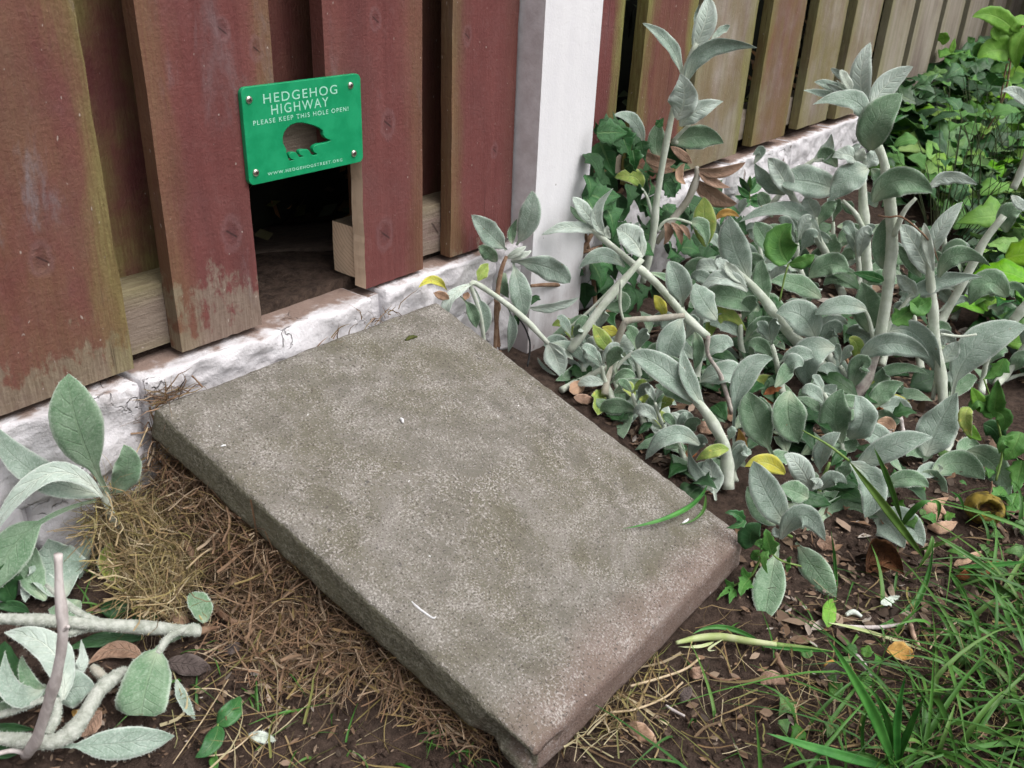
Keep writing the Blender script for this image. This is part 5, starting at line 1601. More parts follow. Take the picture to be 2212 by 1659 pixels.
# ------------------------------------------------------------------ shared leaf meshes for low weeds
def unit_leaf(prof, seed, n=9, m=4, width=0.7, fold=0.2, wave=0.15, bend=0.18):
    V, F, MI, UV = leaf_geom(Vector((0, 0, 0)), Vector((0, 0.5, bend)), Vector((0, 1, bend * 0.2)), width, Vector((0, 0.3, 30)), 0, 0.0, fold, 0, wave, seed, prof, n, m, 0.012)
    return V, F, MI, UV
LIB = {}; unit_cache = {}
def lib_leaf(prof, mat, k):
    key = (prof, mat, k)
    if key not in LIB:
        V, F, MI, UV = unit_leaf(prof, k * 3.3 + len(prof), width={'lamb': 0.38, 'ivy': 0.95, 'maple': 0.95, 'serr': 0.7, 'lance': 0.4}[prof])
        me = bpy.data.meshes.new('leaf')
        me.from_pydata([tuple(v) for v in V], [], F)
        me.materials.append(MAT[mat]); me.materials.append(MAT[UNDER.get(mat, mat)])
        me.polygons.foreach_set('material_index', MI)
        me.polygons.foreach_set('use_smooth', [True] * len(F))
        ul = me.uv_layers.new(name='UVMap'); flat = []
        for l in me.loops: flat.extend(UV[l.vertex_index])
        ul.data.foreach_set('uv', flat)
        LIB[key] = me; unit_cache[(prof, mat, me.name)] = (V, F, MI, UV)
    return LIB[key]
def put_leaf(parent, pos, direction, up, size, prof, mat, r):
    Y = direction.normalized(); Z = (up - Y * up.dot(Y)).normalized(); X = Y.cross(Z)
    o = link('leaf', lib_leaf(prof, mat, r.randrange(4)), parent)
    m = Matrix((X, Y, Z)).transposed().to_4x4() @ Matrix.Scale(size, 4)
    m.translation = pos - parent.location
    o.matrix_local = m
    return o
def in_poly(p, poly):
    x, y = p; c = False; n = len(poly)
    for i in range(n):
        x1, y1 = poly[i]; x2, y2 = poly[(i + 1) % n]
        if (y1 > y) != (y2 > y) and x < (x2 - x1) * (y - y1) / (y2 - y1) + x1: c = not c
    return c
def poly_points(poly, n, r):
    xs = [p[0] for p in poly]; ys = [p[1] for p in poly]; out = []
    while len(out) < n:
        p = (r.uniform(min(xs), max(xs)), r.uniform(min(ys), max(ys)))
        if in_poly(p, poly): out.append(p)
    return out

def weed(name, label, cat, group, root, n, hlo, hhi, spread, size, kinds, r, stemmat='stem_green'):
    e = empty(name, root, label, cat, group)
    V, F = [], []
    for i in range(n):
        a = r.uniform(0, 2 * pi); d = spread * sqrt(r.random()); h = r.uniform(hlo, hhi)
        p = root + Vector((cos(a) * d, sin(a) * d, 0)); p.z = ground_base(p.x, p.y) + h
        if p.y > 0.77: p.y = 0.77 - r.random() * 0.05
        dirv = Vector((cos(a + r.uniform(-.7, .7)), sin(a + r.uniform(-.7, .7)), r.uniform(-0.5, 0.5)))
        up = Vector((r.uniform(-.5, .5) - 0.35, r.uniform(-.5, .5) - 0.35, 1))
        prof, mat = r.choice(kinds)
        put_leaf(e, p, dirv, up, size * r.uniform(0.6, 1.25), prof, mat, r)
        v, f = tube([root * 0.75 + p * 0.25 - root + Vector((0, 0, -h * 0.1)) if h > 0.03 else Vector((0, 0, 0)), (p - root) * 0.6 + Vector((0, 0, h * 0.1)), p - root], [0.0011, 0.001, 0.0007], 4, i, 0.0, False)
        k = len(V); V += v; F += [tuple(k + q for q in ff) for ff in f]
    mesh_obj('stems', V, F, MAT[stemmat], e)
    return e
r5 = random.Random(21)
IVY = IVY_ROOT
for p in poly_points([(1262, 300), (1330, 250), (1420, 330), (1620, 420), (1600, 560), (1400, 640), (1270, 640), (1255, 480)], 95, r5):
    w_ = at_Y(p, r5.uniform(0.735, 0.775))
    g_ = ground_base(w_.x, w_.y)
    if w_.z < g_ + 0.01: w_.z = g_ + r5.uniform(0.005, 0.03)
    put_leaf(IVY, w_, Vector((r5.uniform(-.8, .8), -0.25, r5.uniform(-1, .3))), Vector((r5.uniform(-.4, .2), -1, 0.55 + r5.uniform(-.3, .4))), r5.uniform(0.035, 0.062), 'ivy', r5.choice(['i', 'd', 'd', 'i', 'd']), r5)
FAR = [(1890, 330), (1990, 215), (2130, 95), (2225, 40), (2225, 860), (2120, 740), (2085, 520), (1960, 470)]
KINDS = [('serr', 'm'), ('ivy', 'i'), ('maple', 'm'), ('serr', 'd'), ('lamb', 'd'), ('ivy', 'i'), ('serr', 'd'), ('ivy', 'd'), ('lamb', 'd'), ('serr', 'i')]
def mass(name, label, cat, polys, r):
    mats, V, F, MI, UV = [], [], [], [], []
    for poly, n, hlo, hhi, size, kinds in polys:
        for p in poly_points(poly, n, r):
            g = at_ground(p); sc = min(1.5, max(0.8, g.x / 2.2))
            g.y = min(g.y, 0.775 - 0.1 * r.random() ** 2); g.z = ground_base(g.x, g.y) + r.uniform(hlo, hhi) * sc
            prof, mat = r.choice(kinds); me = lib_leaf(prof, mat, r.randrange(4))
            if mat not in mats: mats.append(mat)
            v, f, _, uv = unit_cache[(prof, mat, me.name)]
            a = r.uniform(0, 2 * pi)
            Y = Vector((cos(a), sin(a), r.uniform(-.5, .35))).normalized(); up = Vector((r.uniform(-.6, .4) - .3, r.uniform(-.6, .4) - .3, 1))
            Z = (up - Y * up.dot(Y)).normalized(); X = Y.cross(Z); s_ = size * sc * r.uniform(.55, 1.3)
            k = len(V)
            V += [g + (X * q.x + Y * q.y + Z * q.z) * s_ for q in v]; F += [tuple(k + i for i in ff) for ff in f]
            MI += [mats.index(mat)] * len(f); UV += uv
    return tag(mesh_obj(name, V, F, [MAT[m] for m in mats], None, midx=MI, uvs=UV), label, cat, kind='stuff')
WALLSIDE = [(1860, 310), (1930, 250), (2060, 170), (2150, 110), (2170, 170), (2050, 280), (1930, 370)]
mass('ground_cover', 'low green ground cover of ivy and weeds in the shade before the greened fence', 'ground cover',
     [(FAR, 400, 0.005, 0.08, 0.092, KINDS + [('serr', 'n'), ('serr', 'm'), ('maple', 'm')]), (WALLSIDE, 150, 0.04, 0.20, 0.075, KINDS), (FAR, 130, 0.05, 0.13, 0.085, [('serr', 'n'), ('maple', 'n'), ('serr', 'm')]),
      ([(1900, 1060), (2225, 900), (2225, 1350), (2080, 1300)], 40, 0.004, 0.02, 0.026, [('ivy', 'm'), ('maple', 'm')]), ([(1640, 1440), (1900, 1400), (1900, 1620), (1700, 1620)], 16, 0.004, 0.012, 0.026, [('ivy', 'm'), ('maple', 'm')])], r5)
for i, (p, lime) in enumerate([((2090, 300), 0), ((2150, 190), 0), ((2200, 120), 1), ((2030, 420), 0), ((2190, 330), 0), ((2120, 420), 0)]):
    g = at_ground((p[0], p[1] + 120)); g.y = min(g.y, 0.70); g.z = ground_base(g.x, g.y)
    weed('leafy_bush', ['leafy dark green bush against the far end of the fence, lowest of the clump', 'leafy green bush under the lime sapling', 'lime green leafy bush at the very top right corner',
         'dark low bush in front of the last white stones', 'green bush at the right edge below the sapling', 'shady green bush behind the slanting bare stem'][i], 'bush', None, g, 34, 0.06, 0.34, 0.2, 0.06,
         [('serr', 'n' if lime else 'm'), ('serr', 'm'), ('ivy', 'i'), ('lamb', 'd'), ('serr', 'd')], r5, 'stem_dark')
# big bush that closes the view beyond the fence
def far_bush(x, y, w, d, h, label, seed):
    r = random.Random(seed)
    e = empty('garden_bush', (x, y, ground_base(x, y)), label, 'bush')
    V, F = gridbox(16, 16, 16, (-w, -d, -0.02), (w, d, h), 0.25, lambda p: p * (1 + 0.25 * fbm(p + Vector((seed, 0, 0)), 3, 3)))
    mesh_obj('inner_mass', V, F, MAT['hedge_core'], e)
    for i in range(150):
        z = r.uniform(0.02, h * 1.02); a = r.uniform(0, 2 * pi)
        p = Vector((x + cos(a) * w * r.uniform(0.98, 1.25), y + sin(a) * d * r.uniform(0.98, 1.25), e.location.z + z))
        if cos(a) > 0.5: continue
        put_leaf(e, p, Vector((cos(a) * .4 + r.uniform(-.8, .8), sin(a) * .4 + r.uniform(-.8, .8), r.uniform(-.7, .3))), Vector((cos(a), sin(a), 0.8)), r.uniform(0.05, 0.13), *r.choice([('serr', 'm'), ('ivy', 'i'), ('serr', 'd'), ('serr', 'n'), ('lamb', 'm')]), r)
far_bush(4.35, 0.15, 0.5, 0.45, 1.3, 'dense green bush closing the far right corner of the garden', 3)
far_bush(5.2, 0.9 - 0.45, 0.5, 0.3, 1.6, 'tall dark bush beyond the end of the fence boards', 9)

# ------------------------------------------------------------------ low filler leaves of the bed, coloured dark for the shade
FRONT = [(1600, 960), (1930, 960), (1960, 1060), (1700, 1110)]
BED = [(1290, 790), (1420, 700), (1560, 560), (1760, 480), (1980, 560), (2110, 740), (2060, 850), (1930, 950), (1720, 960), (1590, 960), (1450, 900)]
EDGEBED = [(1215, 815), (1290, 830), (1400, 940), (1560, 1060), (1530, 1075), (1390, 985)]
UK = [('lamb', 'g'), ('lamb', 'd'), ('lamb', 'd'), ('serr', 'd'), ('ivy', 'd'), ('lamb', 'g')]  # mostly dark leaf colours, standing in for shadow under the plants
mass('undergrowth', 'low filler leaves coloured dark for the deep shade under the tall grey plants', 'undergrowth',
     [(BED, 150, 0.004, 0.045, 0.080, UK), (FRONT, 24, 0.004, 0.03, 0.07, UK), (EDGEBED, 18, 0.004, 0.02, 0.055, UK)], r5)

# ------------------------------------------------------------------ grass
MAT['grass'] = mat_strand('green grass', [(0.026, 0.095, 0.014), (0.045, 0.145, 0.020), (0.072, 0.205, 0.030), (0.032, 0.11, 0.022), (0.10, 0.20, 0.04), (0.052, 0.16, 0.022), (0.038, 0.125, 0.018)], 0.5, 0.25)
MAT['straw'] = mat_strand('dry grass', [(0.17, 0.10, 0.058), (0.33, 0.215, 0.135), (0.09, 0.052, 0.032), (0.50, 0.39, 0.27), (0.235, 0.13, 0.076), (0.28, 0.21, 0.085), (0.12, 0.07, 0.042), (0.30, 0.18, 0.11), (0.065, 0.04, 0.026), (0.40, 0.28, 0.18)], 0.75, 0.5)
MAT['straw_fresh'] = mat_strand('half dry grass', [(0.22, 0.15, 0.07), (0.36, 0.27, 0.14), (0.12, 0.075, 0.038), (0.52, 0.44, 0.29), (0.19, 0.21, 0.06), (0.28, 0.175, 0.085), (0.08, 0.052, 0.03), (0.36, 0.30, 0.11)], 0.75, 0.4)
MAT['litter'] = mat_strand('leaf litter', [(0.10, 0.065, 0.045), (0.22, 0.14, 0.09), (0.055, 0.04, 0.032), (0.33, 0.25, 0.18), (0.16, 0.10, 0.065), (0.075, 0.055, 0.045), (0.28, 0.17, 0.10), (0.44, 0.40, 0.36)], 0.8, 0.5)
MAT['blade'] = mat_simple('grass blade', (0.042, 0.13, 0.02), (0.08, 0.20, 0.036), 30, 0.5, rand=0.5, spec=0.4)
MAT['blade_pale'] = mat_simple('pale grass base', (0.34, 0.42, 0.16), (0.50, 0.54, 0.32), 40, 0.55)
MAT['straw_one'] = mat_simple('straw', (0.42, 0.32, 0.19), (0.58, 0.47, 0.32), 60, 0.7)

def ribbon(V, F, pts, w, side=None):
    """thin folded blade along pts"""
    k = len(V); n = len(pts)
    for i, p in enumerate(pts):
        T = (pts[min(i + 1, n - 1)] - pts[max(i - 1, 0)]).normalized()
        S = T.cross(side if side is not None else Vector((0.2, 0.3, 1)))
        if S.length < 1e-3: S = T.orthogonal()
        S.normalize(); N = S.cross(T)
        ww = w * (1 - (i / (n - 1)) ** 2.2) * 0.5 + 0.0001
        V += [p - S * ww + N * ww * 0.45, p, p + S * ww + N * ww * 0.45]
    for i in range(n - 1):
        a = k + i * 3
        F += [(a, a + 1, a + 4, a + 3), (a + 1, a + 2, a + 5, a + 4)]
def blades(name, polys, mat, kind, r, parent=None):
    V, F = [], []
    for poly, n, hlo, hhi, wid in polys:
        for p in poly_points(poly, n, r):
            g = at_ground(p)
            h = r.uniform(hlo, hhi); a = r.uniform(0, 2 * pi); ln = h * r.uniform(0.4, 1.9)
            pts = []
            for i in range(7):
                t = i / 6
                pts.append(g + Vector((cos(a) * ln * t ** 1.7, sin(a) * ln * t ** 1.7, h * (t - 0.62 * t ** 2.4) * 0.8 - 0.004)))
            ribbon(V, F, pts, wid * r.uniform(0.6, 1.3), Vector((sin(a), -cos(a), 0.2)).cross(Vector((0, 0, 1))) + Vector((r.gauss(0, .4), r.gauss(0, .4), .6)))
    return tag(mesh_obj(name, V, F, MAT[mat], parent), kind=kind)
r6 = random.Random(4)
LAWN = [(2225, 1210), (2225, 1670), (1890, 1670), (1930, 1560), (1990, 1420), (2080, 1300)]
EDGE = [(2225, 1060), (2225, 1400), (1900, 1670), (1640, 1670), (1750, 1500), (1850, 1350), (1980, 1200), (2080, 1120)]
SPARSE = [(1350, 1660), (1500, 1400), (1750, 1250), (1900, 1100), (2225, 1000), (2225, 1670)]
g_ = blades('grass', [(LAWN, 165, 0.03, 0.13, 0.0052), (EDGE, 45, 0.03, 0.13, 0.0048), (SPARSE, 36, 0.02, 0.06, 0.0028), ([(2225, 1000), (3300, 900), (3300, 1900), (2225, 1900)], 620, 0.03, 0.13, 0.0052), ([(1650, 1670), (2225, 1670), (2225, 2300), (1500, 2300)], 160, 0.03, 0.12, 0.005)], 'grass', 'stuff', r6)
tag(g_, 'green lawn grass creeping over the soil in the near right corner', 'grass')
g_ = blades('grass', [([(120, 1290), (330, 1150), (520, 1350), (760, 1520), (860, 1660), (560, 1660), (450, 1560)], 46, 0.015, 0.05, 0.0022), ([(900, 1560), (1090, 1660), (900, 1660)], 20, 0.015, 0.035, 0.002)], 'grass', 'stuff', r6)
tag(g_, 'few short green grass blades among the dry straw', 'grass')

TG = 'long grass blades by the slab and the bed'
q = Plant('grass_tuft', 'wide bright grass blades fanning out at the bottom edge', 'grass tuft', 'H', 1660, 1140, TG)
q.leaves("""
1668 1150 1570 900 1390 600 50 m=blade prof=lance o=0,3,4 r=20 f=.4
1660 1150 1400 1080 1138 1000 44 m=blade prof=lance o=0,2,2.5 r=10 f=.4
1650 1140 1650 960 1560 800 30 m=blade prof=lance o=0,2,2.5 f=.4
1640 1150 1540 1090 1360 1090 24 m=blade prof=lance o=0,1,1.5 f=.4
1680 1150 1740 980 1800 850 30 m=blade prof=lance o=0,2,3 f=.4
1690 1150 1680 960 1720 760 34 m=blade prof=lance o=0,2,3 f=.4
1560 1150 1540 1000 1570 900 16 m=blade prof=lance o=0,1,2 f=.4
""")
q = Plant('grass_tuft', "long grass blade slanting up across the low lamb's ear rosette", 'grass tuft', 'E', 1190, 1660, TG)
q.leaves("""
1200 1670 1010 1420 836 1198 44 m=blade prof=lance o=0,4,5 r=10 f=.4
1100 1500 1030 1290 962 1138 30 m=blade prof=lance o=0,3,3 f=.4
1090 1530 1170 1430 1245 1398 34 m=blade prof=lance o=0,2,2 f=.4
1245 1400 1280 1420 1270 1500 22 m=blade prof=lance o=2,2,2 f=.4
1400 1440 1380 1380 1330 1350 14 m=blade prof=lance o=1,2,2 f=.4
1180 1640 1300 1600 1400 1560 20 m=blade prof=lance o=0,1,1 f=.4
""")
q.stem([(838, 1200, 5), (740, 1125, 4.6), (612, 1052, 4)], [14, 12, 6], 'stem_green', name='stalk')
q = Plant('grass_tuft', 'grass blades arching to the right edge over an orange dead leaf', 'grass tuft', 'H', 1900, 330, TG)
q.leaves("""
1915 320 2060 370 2230 480 44 m=blade prof=lance o=1,3,4 f=.4
1850 180 2040 300 2230 440 22 m=blade prof=lance o=1,3,4 f=.4
1940 310 2100 300 2230 285 24 m=blade prof=lance o=1,2,3 f=.4
1595 560 1770 450 1835 200 32 m=blade prof=lance o=1,3,3 f=.4
1900 330 1960 420 1990 520 26 m=blade prof=lance o=1,2,2 f=.4
1830 180 1815 240 1760 330 20 m=blade prof=lance o=1,2,2 f=.4
1425 470 1428 320 1408 160 16 m=blade prof=lance o=0,2,2 f=.4
1830 700 1900 830 1990 900 26 m=blade prof=lance o=1,2,2 f=.4
1880 820 1960 700 2060 610 30 m=blade prof=lance o=1,2,2 f=.4
2000 900 2080 760 2200 740 30 m=blade prof=lance o=1,2,3 f=.4
1400 542 1600 590 1880 690 14 m=blade_pale prof=lance o=1.5,1,1 f=.3
1395 560 1400 500 1415 440 60 m=n prof=lamb o=.5,1,1.5
""")
q = Plant('pulled_grass', 'uprooted grass stalk with a white base lying on the bare soil', 'grass stalk', 'H', 1000, 620, lie=True)
q.stem([(765, 625, .8), (850, 605, 1), (950, 600, 1.2), (1080, 620, 1.2), (1180, 632, 1.1)], [16, 30, 34, 30, 22], 'blade_pale')
q.stem([(1170, 631, 1.1), (1300, 645, 1.0), (1420, 662, .9)], [22, 16, 6], 'stem_green')
q.leaves("""
1120 625 960 560 830 590 22 m=blade prof=lance o=1,1.5,1 f=.3
920 620 860 640 770 640 14 m=blade_pale prof=lance o=.6,.8,.6
960 610 900 650 930 655 10 m=blade_pale prof=lance o=.6,.8,.6
1410 660 1250 650 1120 640 16 m=blade prof=lance o=1,1.1,1
""")
q = Plant('grass_sprig', 'curved dark grass blade arching over the slab near its right corner', 'grass', 'H', 890, -20, lie='slab')
q.leaves("""
892 -30 790 78 541 150 22 m=blade prof=lance o=.4,1.3,.3 r=35 f=.4 c=.01
886 10 866 92 778 132 14 m=blade prof=lance o=.9,.8,.2 r=30 f=.4 c=.01
""")

# ------------------------------------------------------------------ dry grass heaped beside and under the slab
def strand_pts(c, L, r, flat=0.35, curl=1.3, off=None):
    d = Vector((r.gauss(0, 1), r.gauss(0, 1), r.gauss(0, flat))).normalized()
    if off is not None:
        d = d - off * d.dot(off) * 0.85; d.normalize()
    pts = []; p = c - d * L * 0.5
    n = 7; turn = Vector((r.gauss(0, curl), r.gauss(0, curl), r.gauss(0, curl * flat * 1.5)))
    for i in range(n):
        pts.append(p.copy()); p = p + d * (L / (n - 1))
        d = (d + turn.cross(d) * (0.8 / n) + Vector((r.gauss(0, .12), r.gauss(0, .12), r.gauss(0, .06)))).normalized()
    return pts
def clear_of_slab(pts):
    for p in pts:
        u, v = slab_uv(p.x, p.y)
        if 0 <= u <= 1 and -0.03 <= v <= 1.0:
            top = slab_z(p.x, p.y); bot = top - 0.052
            if p.z > bot: p.z = bot
        g = ground_base(p.x, p.y) + 0.001
        if p.z < g: p.z = g + 0.001
        if p.y > 0.782: p.y = 0.782
    return pts
def straw(name, label, polys, mat, r):
    V, F = [], []
    for poly, n, hmax, lo, hi, w, flat in polys:
        for p in poly_points(poly, n, r):
            g = at_ground(p)
            c = g + Vector((0, 0, 0.004 + hmax * r.random() ** 1.4))
            pts = clear_of_slab(strand_pts(c, r.uniform(lo, hi), r, flat))
            ribbon(V, F, pts, w * (0.55 + 2.2 * r.random() ** 5), Vector((r.gauss(0, .5), r.gauss(0, .5), 1)))
    return tag(mesh_obj(name, V, F, MAT[mat], None), label, 'dry grass', kind='stuff')
straw('dry_grass', 'brown dry grass heaped along the left edge of the slab', [
    ([(345, 950), (400, 1010), (560, 1180), (700, 1300), (560, 1290), (430, 1210), (360, 1130), (330, 1050)], 1400, 0.05, 0.02, 0.09, 0.00095, 0.5),
    ([(430, 1190), (700, 1290), (900, 1480), (1100, 1640), (1010, 1640), (850, 1530), (700, 1470), (560, 1450), (470, 1330)], 1500, 0.02, 0.02, 0.08, 0.00095, 0.3),
    ([(430, 1330), (620, 1450), (760, 1520), (700, 1540), (560, 1500), (460, 1440)], 170, 0.008, 0.02, 0.07, 0.0009, 0.2)], 'straw', r6)
straw('dry_grass', 'thin dry grass stalks strewn over the bare soil', [
    ([(380, 1480), (640, 1480), (900, 1640), (900, 1660), (380, 1660)], 50, 0.008, 0.04, 0.12, 0.0013, 0.15),
    ([(1180, 1650), (1400, 1420), (1560, 1330), (1900, 1480), (1700, 1660)], 150, 0.008, 0.02, 0.07, 0.0011, 0.15),
    ([(1240, 1600), (1370, 1460), (1440, 1440), (1400, 1540), (1290, 1640)], 90, 0.014, 0.03, 0.09, 0.0013, 0.2),
    ([(1700, 1320), (2212, 1120), (2212, 1660), (1700, 1660)], 230, 0.008, 0.02, 0.07, 0.0009, 0.2), ([(1900, 1450), (2212, 1250), (2212, 1660), (1850, 1660)], 160, 0.010, 0.02, 0.07, 0.0009, 0.25)], 'straw_fresh', r6)
def clump():
    V, F = [], []; r = random.Random(12)
    poly = [px('G', *q) for q in [(395, 575), (510, 528), (640, 556), (710, 640), (775, 740), (800, 880), (745, 985), (640, 1005), (545, 935), (505, 800), (465, 705), (385, 650)]]
    R = at_ground(px('G', 620, 900))
    for p in poly_points(poly, 2100, r):
        if mnoise.noise((p[0] * 0.022, p[1] * 0.022, 4.0)) < -0.12 and r.random() < 0.75: continue
        g = at_ground(p)
        c = g + (CAMP - g).normalized() * (0.004 + 0.042 * r.random() ** 1.3)
        pts = clear_of_slab(strand_pts(c, r.uniform(0.025, 0.10), r, 0.55, 3.4, Vector((0.3, -0.6, 0.7)).normalized()))
        ribbon(V, F, [q - R for q in pts], 0.0010 * (0.6 + 1.6 * r.random() ** 4), Vector((r.gauss(0, 1), r.gauss(0, 1), r.gauss(0, 1))))
    MAT['straw_pale'] = mat_strand('pale dry grass', [(0.26, 0.18, 0.085), (0.44, 0.34, 0.19), (0.13, 0.085, 0.04), (0.54, 0.45, 0.30), (0.27, 0.25, 0.08), (0.36, 0.25, 0.125), (0.08, 0.055, 0.03), (0.42, 0.34, 0.14)], 0.75, 0.3)
    o = mesh_obj('straw_clump', V, F, MAT['straw_pale'], None, R)
    tag(o, 'matted clump of yellow dry grass in front of the white wall', 'dry grass clump')
clump()
def tuft(pxc, n, spread, up, label, seed):
    r = random.Random(seed); V, F = [], []
    R = at_Y(pxc, 0.772)
    for i in range(n):
        a = r.uniform(0, 2 * pi)
        p0 = R + Vector((r.gauss(0, spread), r.gauss(0, .004), r.gauss(0, .004)))
        d = Vector((cos(a), -abs(sin(a)) * .4, r.uniform(0.1, 1.2))).normalized(); L = r.uniform(.3, 1) * up
        pts = [p0 - R]
        for k in range(5):
            d = (d + Vector((r.gauss(0, .25), r.gauss(0, .25), r.gauss(-.12, .25)))).normalized(); pts.append(pts[-1] + d * L / 5)
        ribbon(V, F, pts, 0.0012, Vector((r.gauss(0, 1), r.gauss(0, 1), .3)))
    tag(mesh_obj('straw_tuft', V, F, MAT['straw'], None, R), label, 'straw tuft')
tuft((360, 862), 60, 0.010, 0.045, 'small brown straw tuft caught between wall and slab at the left', 1)
tuft((710, 742), 10, 0.012, 0.04, 'few brown straws caught behind the slab below the hole', 2)
tuft((815, 690), 18, 0.018, 0.045, 'thin straws stuck behind the slab below the knotted board', 3)
LS = 'single pale straws'
for i, (c, pts, w, lab) in enumerate([
    ('G', [(415, 560, 6), (480, 460, 6), (555, 370, 6), (615, 240, 5)], 6, 'long straw leaning on the wall above the dry grass clump'),
    ('G', [(400, 540, 5), (470, 520, 6), (600, 500, 5)], 5, 'straw lying across the top of the dry grass clump'),
    ('G', [(775, 830, 4), (840, 770, 4), (890, 740, 4)], 9, 'pale straw poking from the dry grass towards the slab'),
    ('G', [(790, 1330, 1), (900, 1330, 1.2), (960, 1360, 1), (1010, 1390, .8)], 5, 'bent pale straw above the glossy sprig'),
    ('G', [(840, 1610, .8), (960, 1590, 1), (1090, 1480, .8)], 7, 'long pale straw crossing the soil beside the glossy sprig'),
    ('G', [(720, 1640, .8), (850, 1450, .9), (950, 1290, 1)], 5, 'green-yellow straw crossing below the cut stems'),
    ('H', [(575, 805, .8), (700, 770, 1), (800, 735, .8), (860, 690, .8)], 12, 'stout pale straw beside the lower slab edge'),
    ('H', [(490, 915, .8), (600, 900, 1.2), (720, 850, 1), (790, 790, .8)], 10, 'bundle of pale straw curving from the slab edge'),
    ('H', [(1820, 650, .8), (1860, 590, .8), (1930, 540, .8)], 7, 'short pale straw in the grass')]):
    q = Plant('straw', lab, 'straw', c, pts[0][0], pts[0][1], LS, lie=True)
    q.stem(pts, [w, w], 'straw_one', nseg=5, name='stalk')

# ------------------------------------------------------------------ fallen leaves, twigs and other finds on the soil
FG = 'fallen leaves on the soil'
for c, nums, mat, prof, lab in [
    ('G', '590 1200 480 1165 365 1228 70', 'b', 'lance', 'long curled brown leaf beside the cut stem'),
    ('G', '420 1420 370 1480 320 1520 90', 'b', 'lamb', 'brown dead leaf under the forked cut stem'),
    ('G', '300 1420 350 1440 380 1400 60', 'o', 'lamb', 'orange-brown leaf peeping out under the forked cut stem'),
    ('G', '690 1220 790 1230 880 1250 90', 'dk', 'lamb', 'dark purplish leaf half buried beside the grey hanging leaf'),
    ('G', '700 1030 745 1040 790 1050 56', 'k', 'lamb', 'tan papery leaf at the torn end of the cut stem'),
    ('G', '930 1180 970 1160 1005 1150 44', 'dk', 'lamb', 'small dark leaf in the straw'),
    ('G', '1035 1520 1090 1530 1148 1545 46', 'w', 'lamb', 'whitish papery scrap on the soil near the bottom edge'),
    ('H', '560 968 620 1000 685 1050 70', 'k', 'lamb', 'pale tan leaf lying flat on the soil at the bottom'),
    ('H', '1620 465 1660 445 1695 430 46', 'w', 'maple', 'whitish torn leaf in the straw'),
    ('H', '1640 660 1690 660 1755 685 80', 'o', 'lamb', 'bright orange dead leaf in the grass'),
    ('H', '1930 350 2020 330 2130 280 56', 'rust', 'lamb', 'long rust-brown leaf under the arching grass blades'),
    ('H', '1920 300 1990 270 2065 240 34', 'k', 'lance', 'pale buff leaf blade in the grass'),
    ('H', '1120 800 1160 770 1220 800 60', 'b', 'lamb', 'small brown leaf beside the short twig'),
    ('H', '1390 740 1400 720 1430 700 36', 'o', 'lamb', 'small orange leaf scrap in the open soil'),
    ('H', '1350 210 1390 210 1420 240 70', 'b', 'lamb', "tan leaf beneath the low lamb's ear leaves"),
    ('H', '820 760 850 750 885 740 50', 'b', 'lamb', 'brown leaf close to the slab edge'),
    ('H', '770 860 800 840 830 800 50', 'dk', 'lamb', 'grey dead leaf by the straw bundle'),
    ('H', '1360 770 1420 745 1500 770 80', 'dk', 'lamb', 'dark crumpled leaf in the middle of the bare soil'),
    ('E', '1320 1470 1260 1440 1330 1380 100', 'k', 'lamb', 'crumpled tan leaf beside the grass and the yellow fruit'),
    ('E', '1370 1500 1290 1530 1220 1520 60', 'k', 'lamb', 'pinkish tan leaf in front of the yellow fruit'),
    ('E', '980 1010 1030 1020 1060 1060 70', 'k', 'lamb', 'tan leaf caught under the folded grey leaf'),
    ('E', '930 960 990 980 1050 1010 90', 'rust', 'lamb', 'rust-red dead leaf in the shade of the bed'),
    ('E', '420 900 470 880 520 870 90', 'rust', 'lamb', 'rust-red dead leaf behind the rounded green leaf'),
    ('C', '830 1010 870 990 910 970 70', 'k', 'lamb', 'torn tan leaf at the slab edge'),
    ('C', '850 1040 900 1050 950 1060 50', 'b', 'lamb', 'curled brown leaf hanging at the slab edge'),
    ('C', '1390 1320 1420 1310 1440 1280 60', 'rust', 'lamb', 'orange-red dead leaf under the leaning shoot'),
    ('C', '1450 1180 1500 1190 1560 1180 70', 'b', 'lamb', 'brown leaf beneath the big broad grey leaf'),
    ('C', '1590 1060 1610 1110 1620 1160 60', 'k', 'lamb', 'tan hanging leaf by the purplish stalk'),
    ('B', '1400 1080 1460 1060 1530 1070 80', 'rust', 'lamb', 'rust-red dead leaf in the far green weeds'),
    ('C', '1000 640 1020 632 1045 640 46', 'k', 'lamb', 'small tan leaf behind the crossing stems')]:
    if 'dk' not in MAT:
        MAT['dk'] = mat_leaf('dark dead leaf', (0.060, 0.045, 0.042), (0.10, 0.078, 0.072), (0.12, 0.1, 0.09), (0.12, 0.10, 0.09), 0.8, 0, 8, 0.3, 0.2, bump=0.002)
        MAT['rust'] = mat_leaf('rust dead leaf', (0.17, 0.05, 0.018), (0.25, 0.085, 0.03), (0.28, 0.12, 0.05), (0.24, 0.1, 0.04), 0.7, 0, 8, 0.3, 0.2, bump=0.002)
    b = [float(z) for z in nums.split()]
    q = Plant('fallen_leaf', lab, 'dead leaf', c, b[2], b[3], FG, lie=True)
    q.leaf(*b, mat=mat, o=(0.5, 1.1, 0.6), roll=rng.uniform(-15, 15), prof=prof, v=0.25, f=rng.uniform(-.3, .4), name='blade')
TW = 'twigs on the soil'
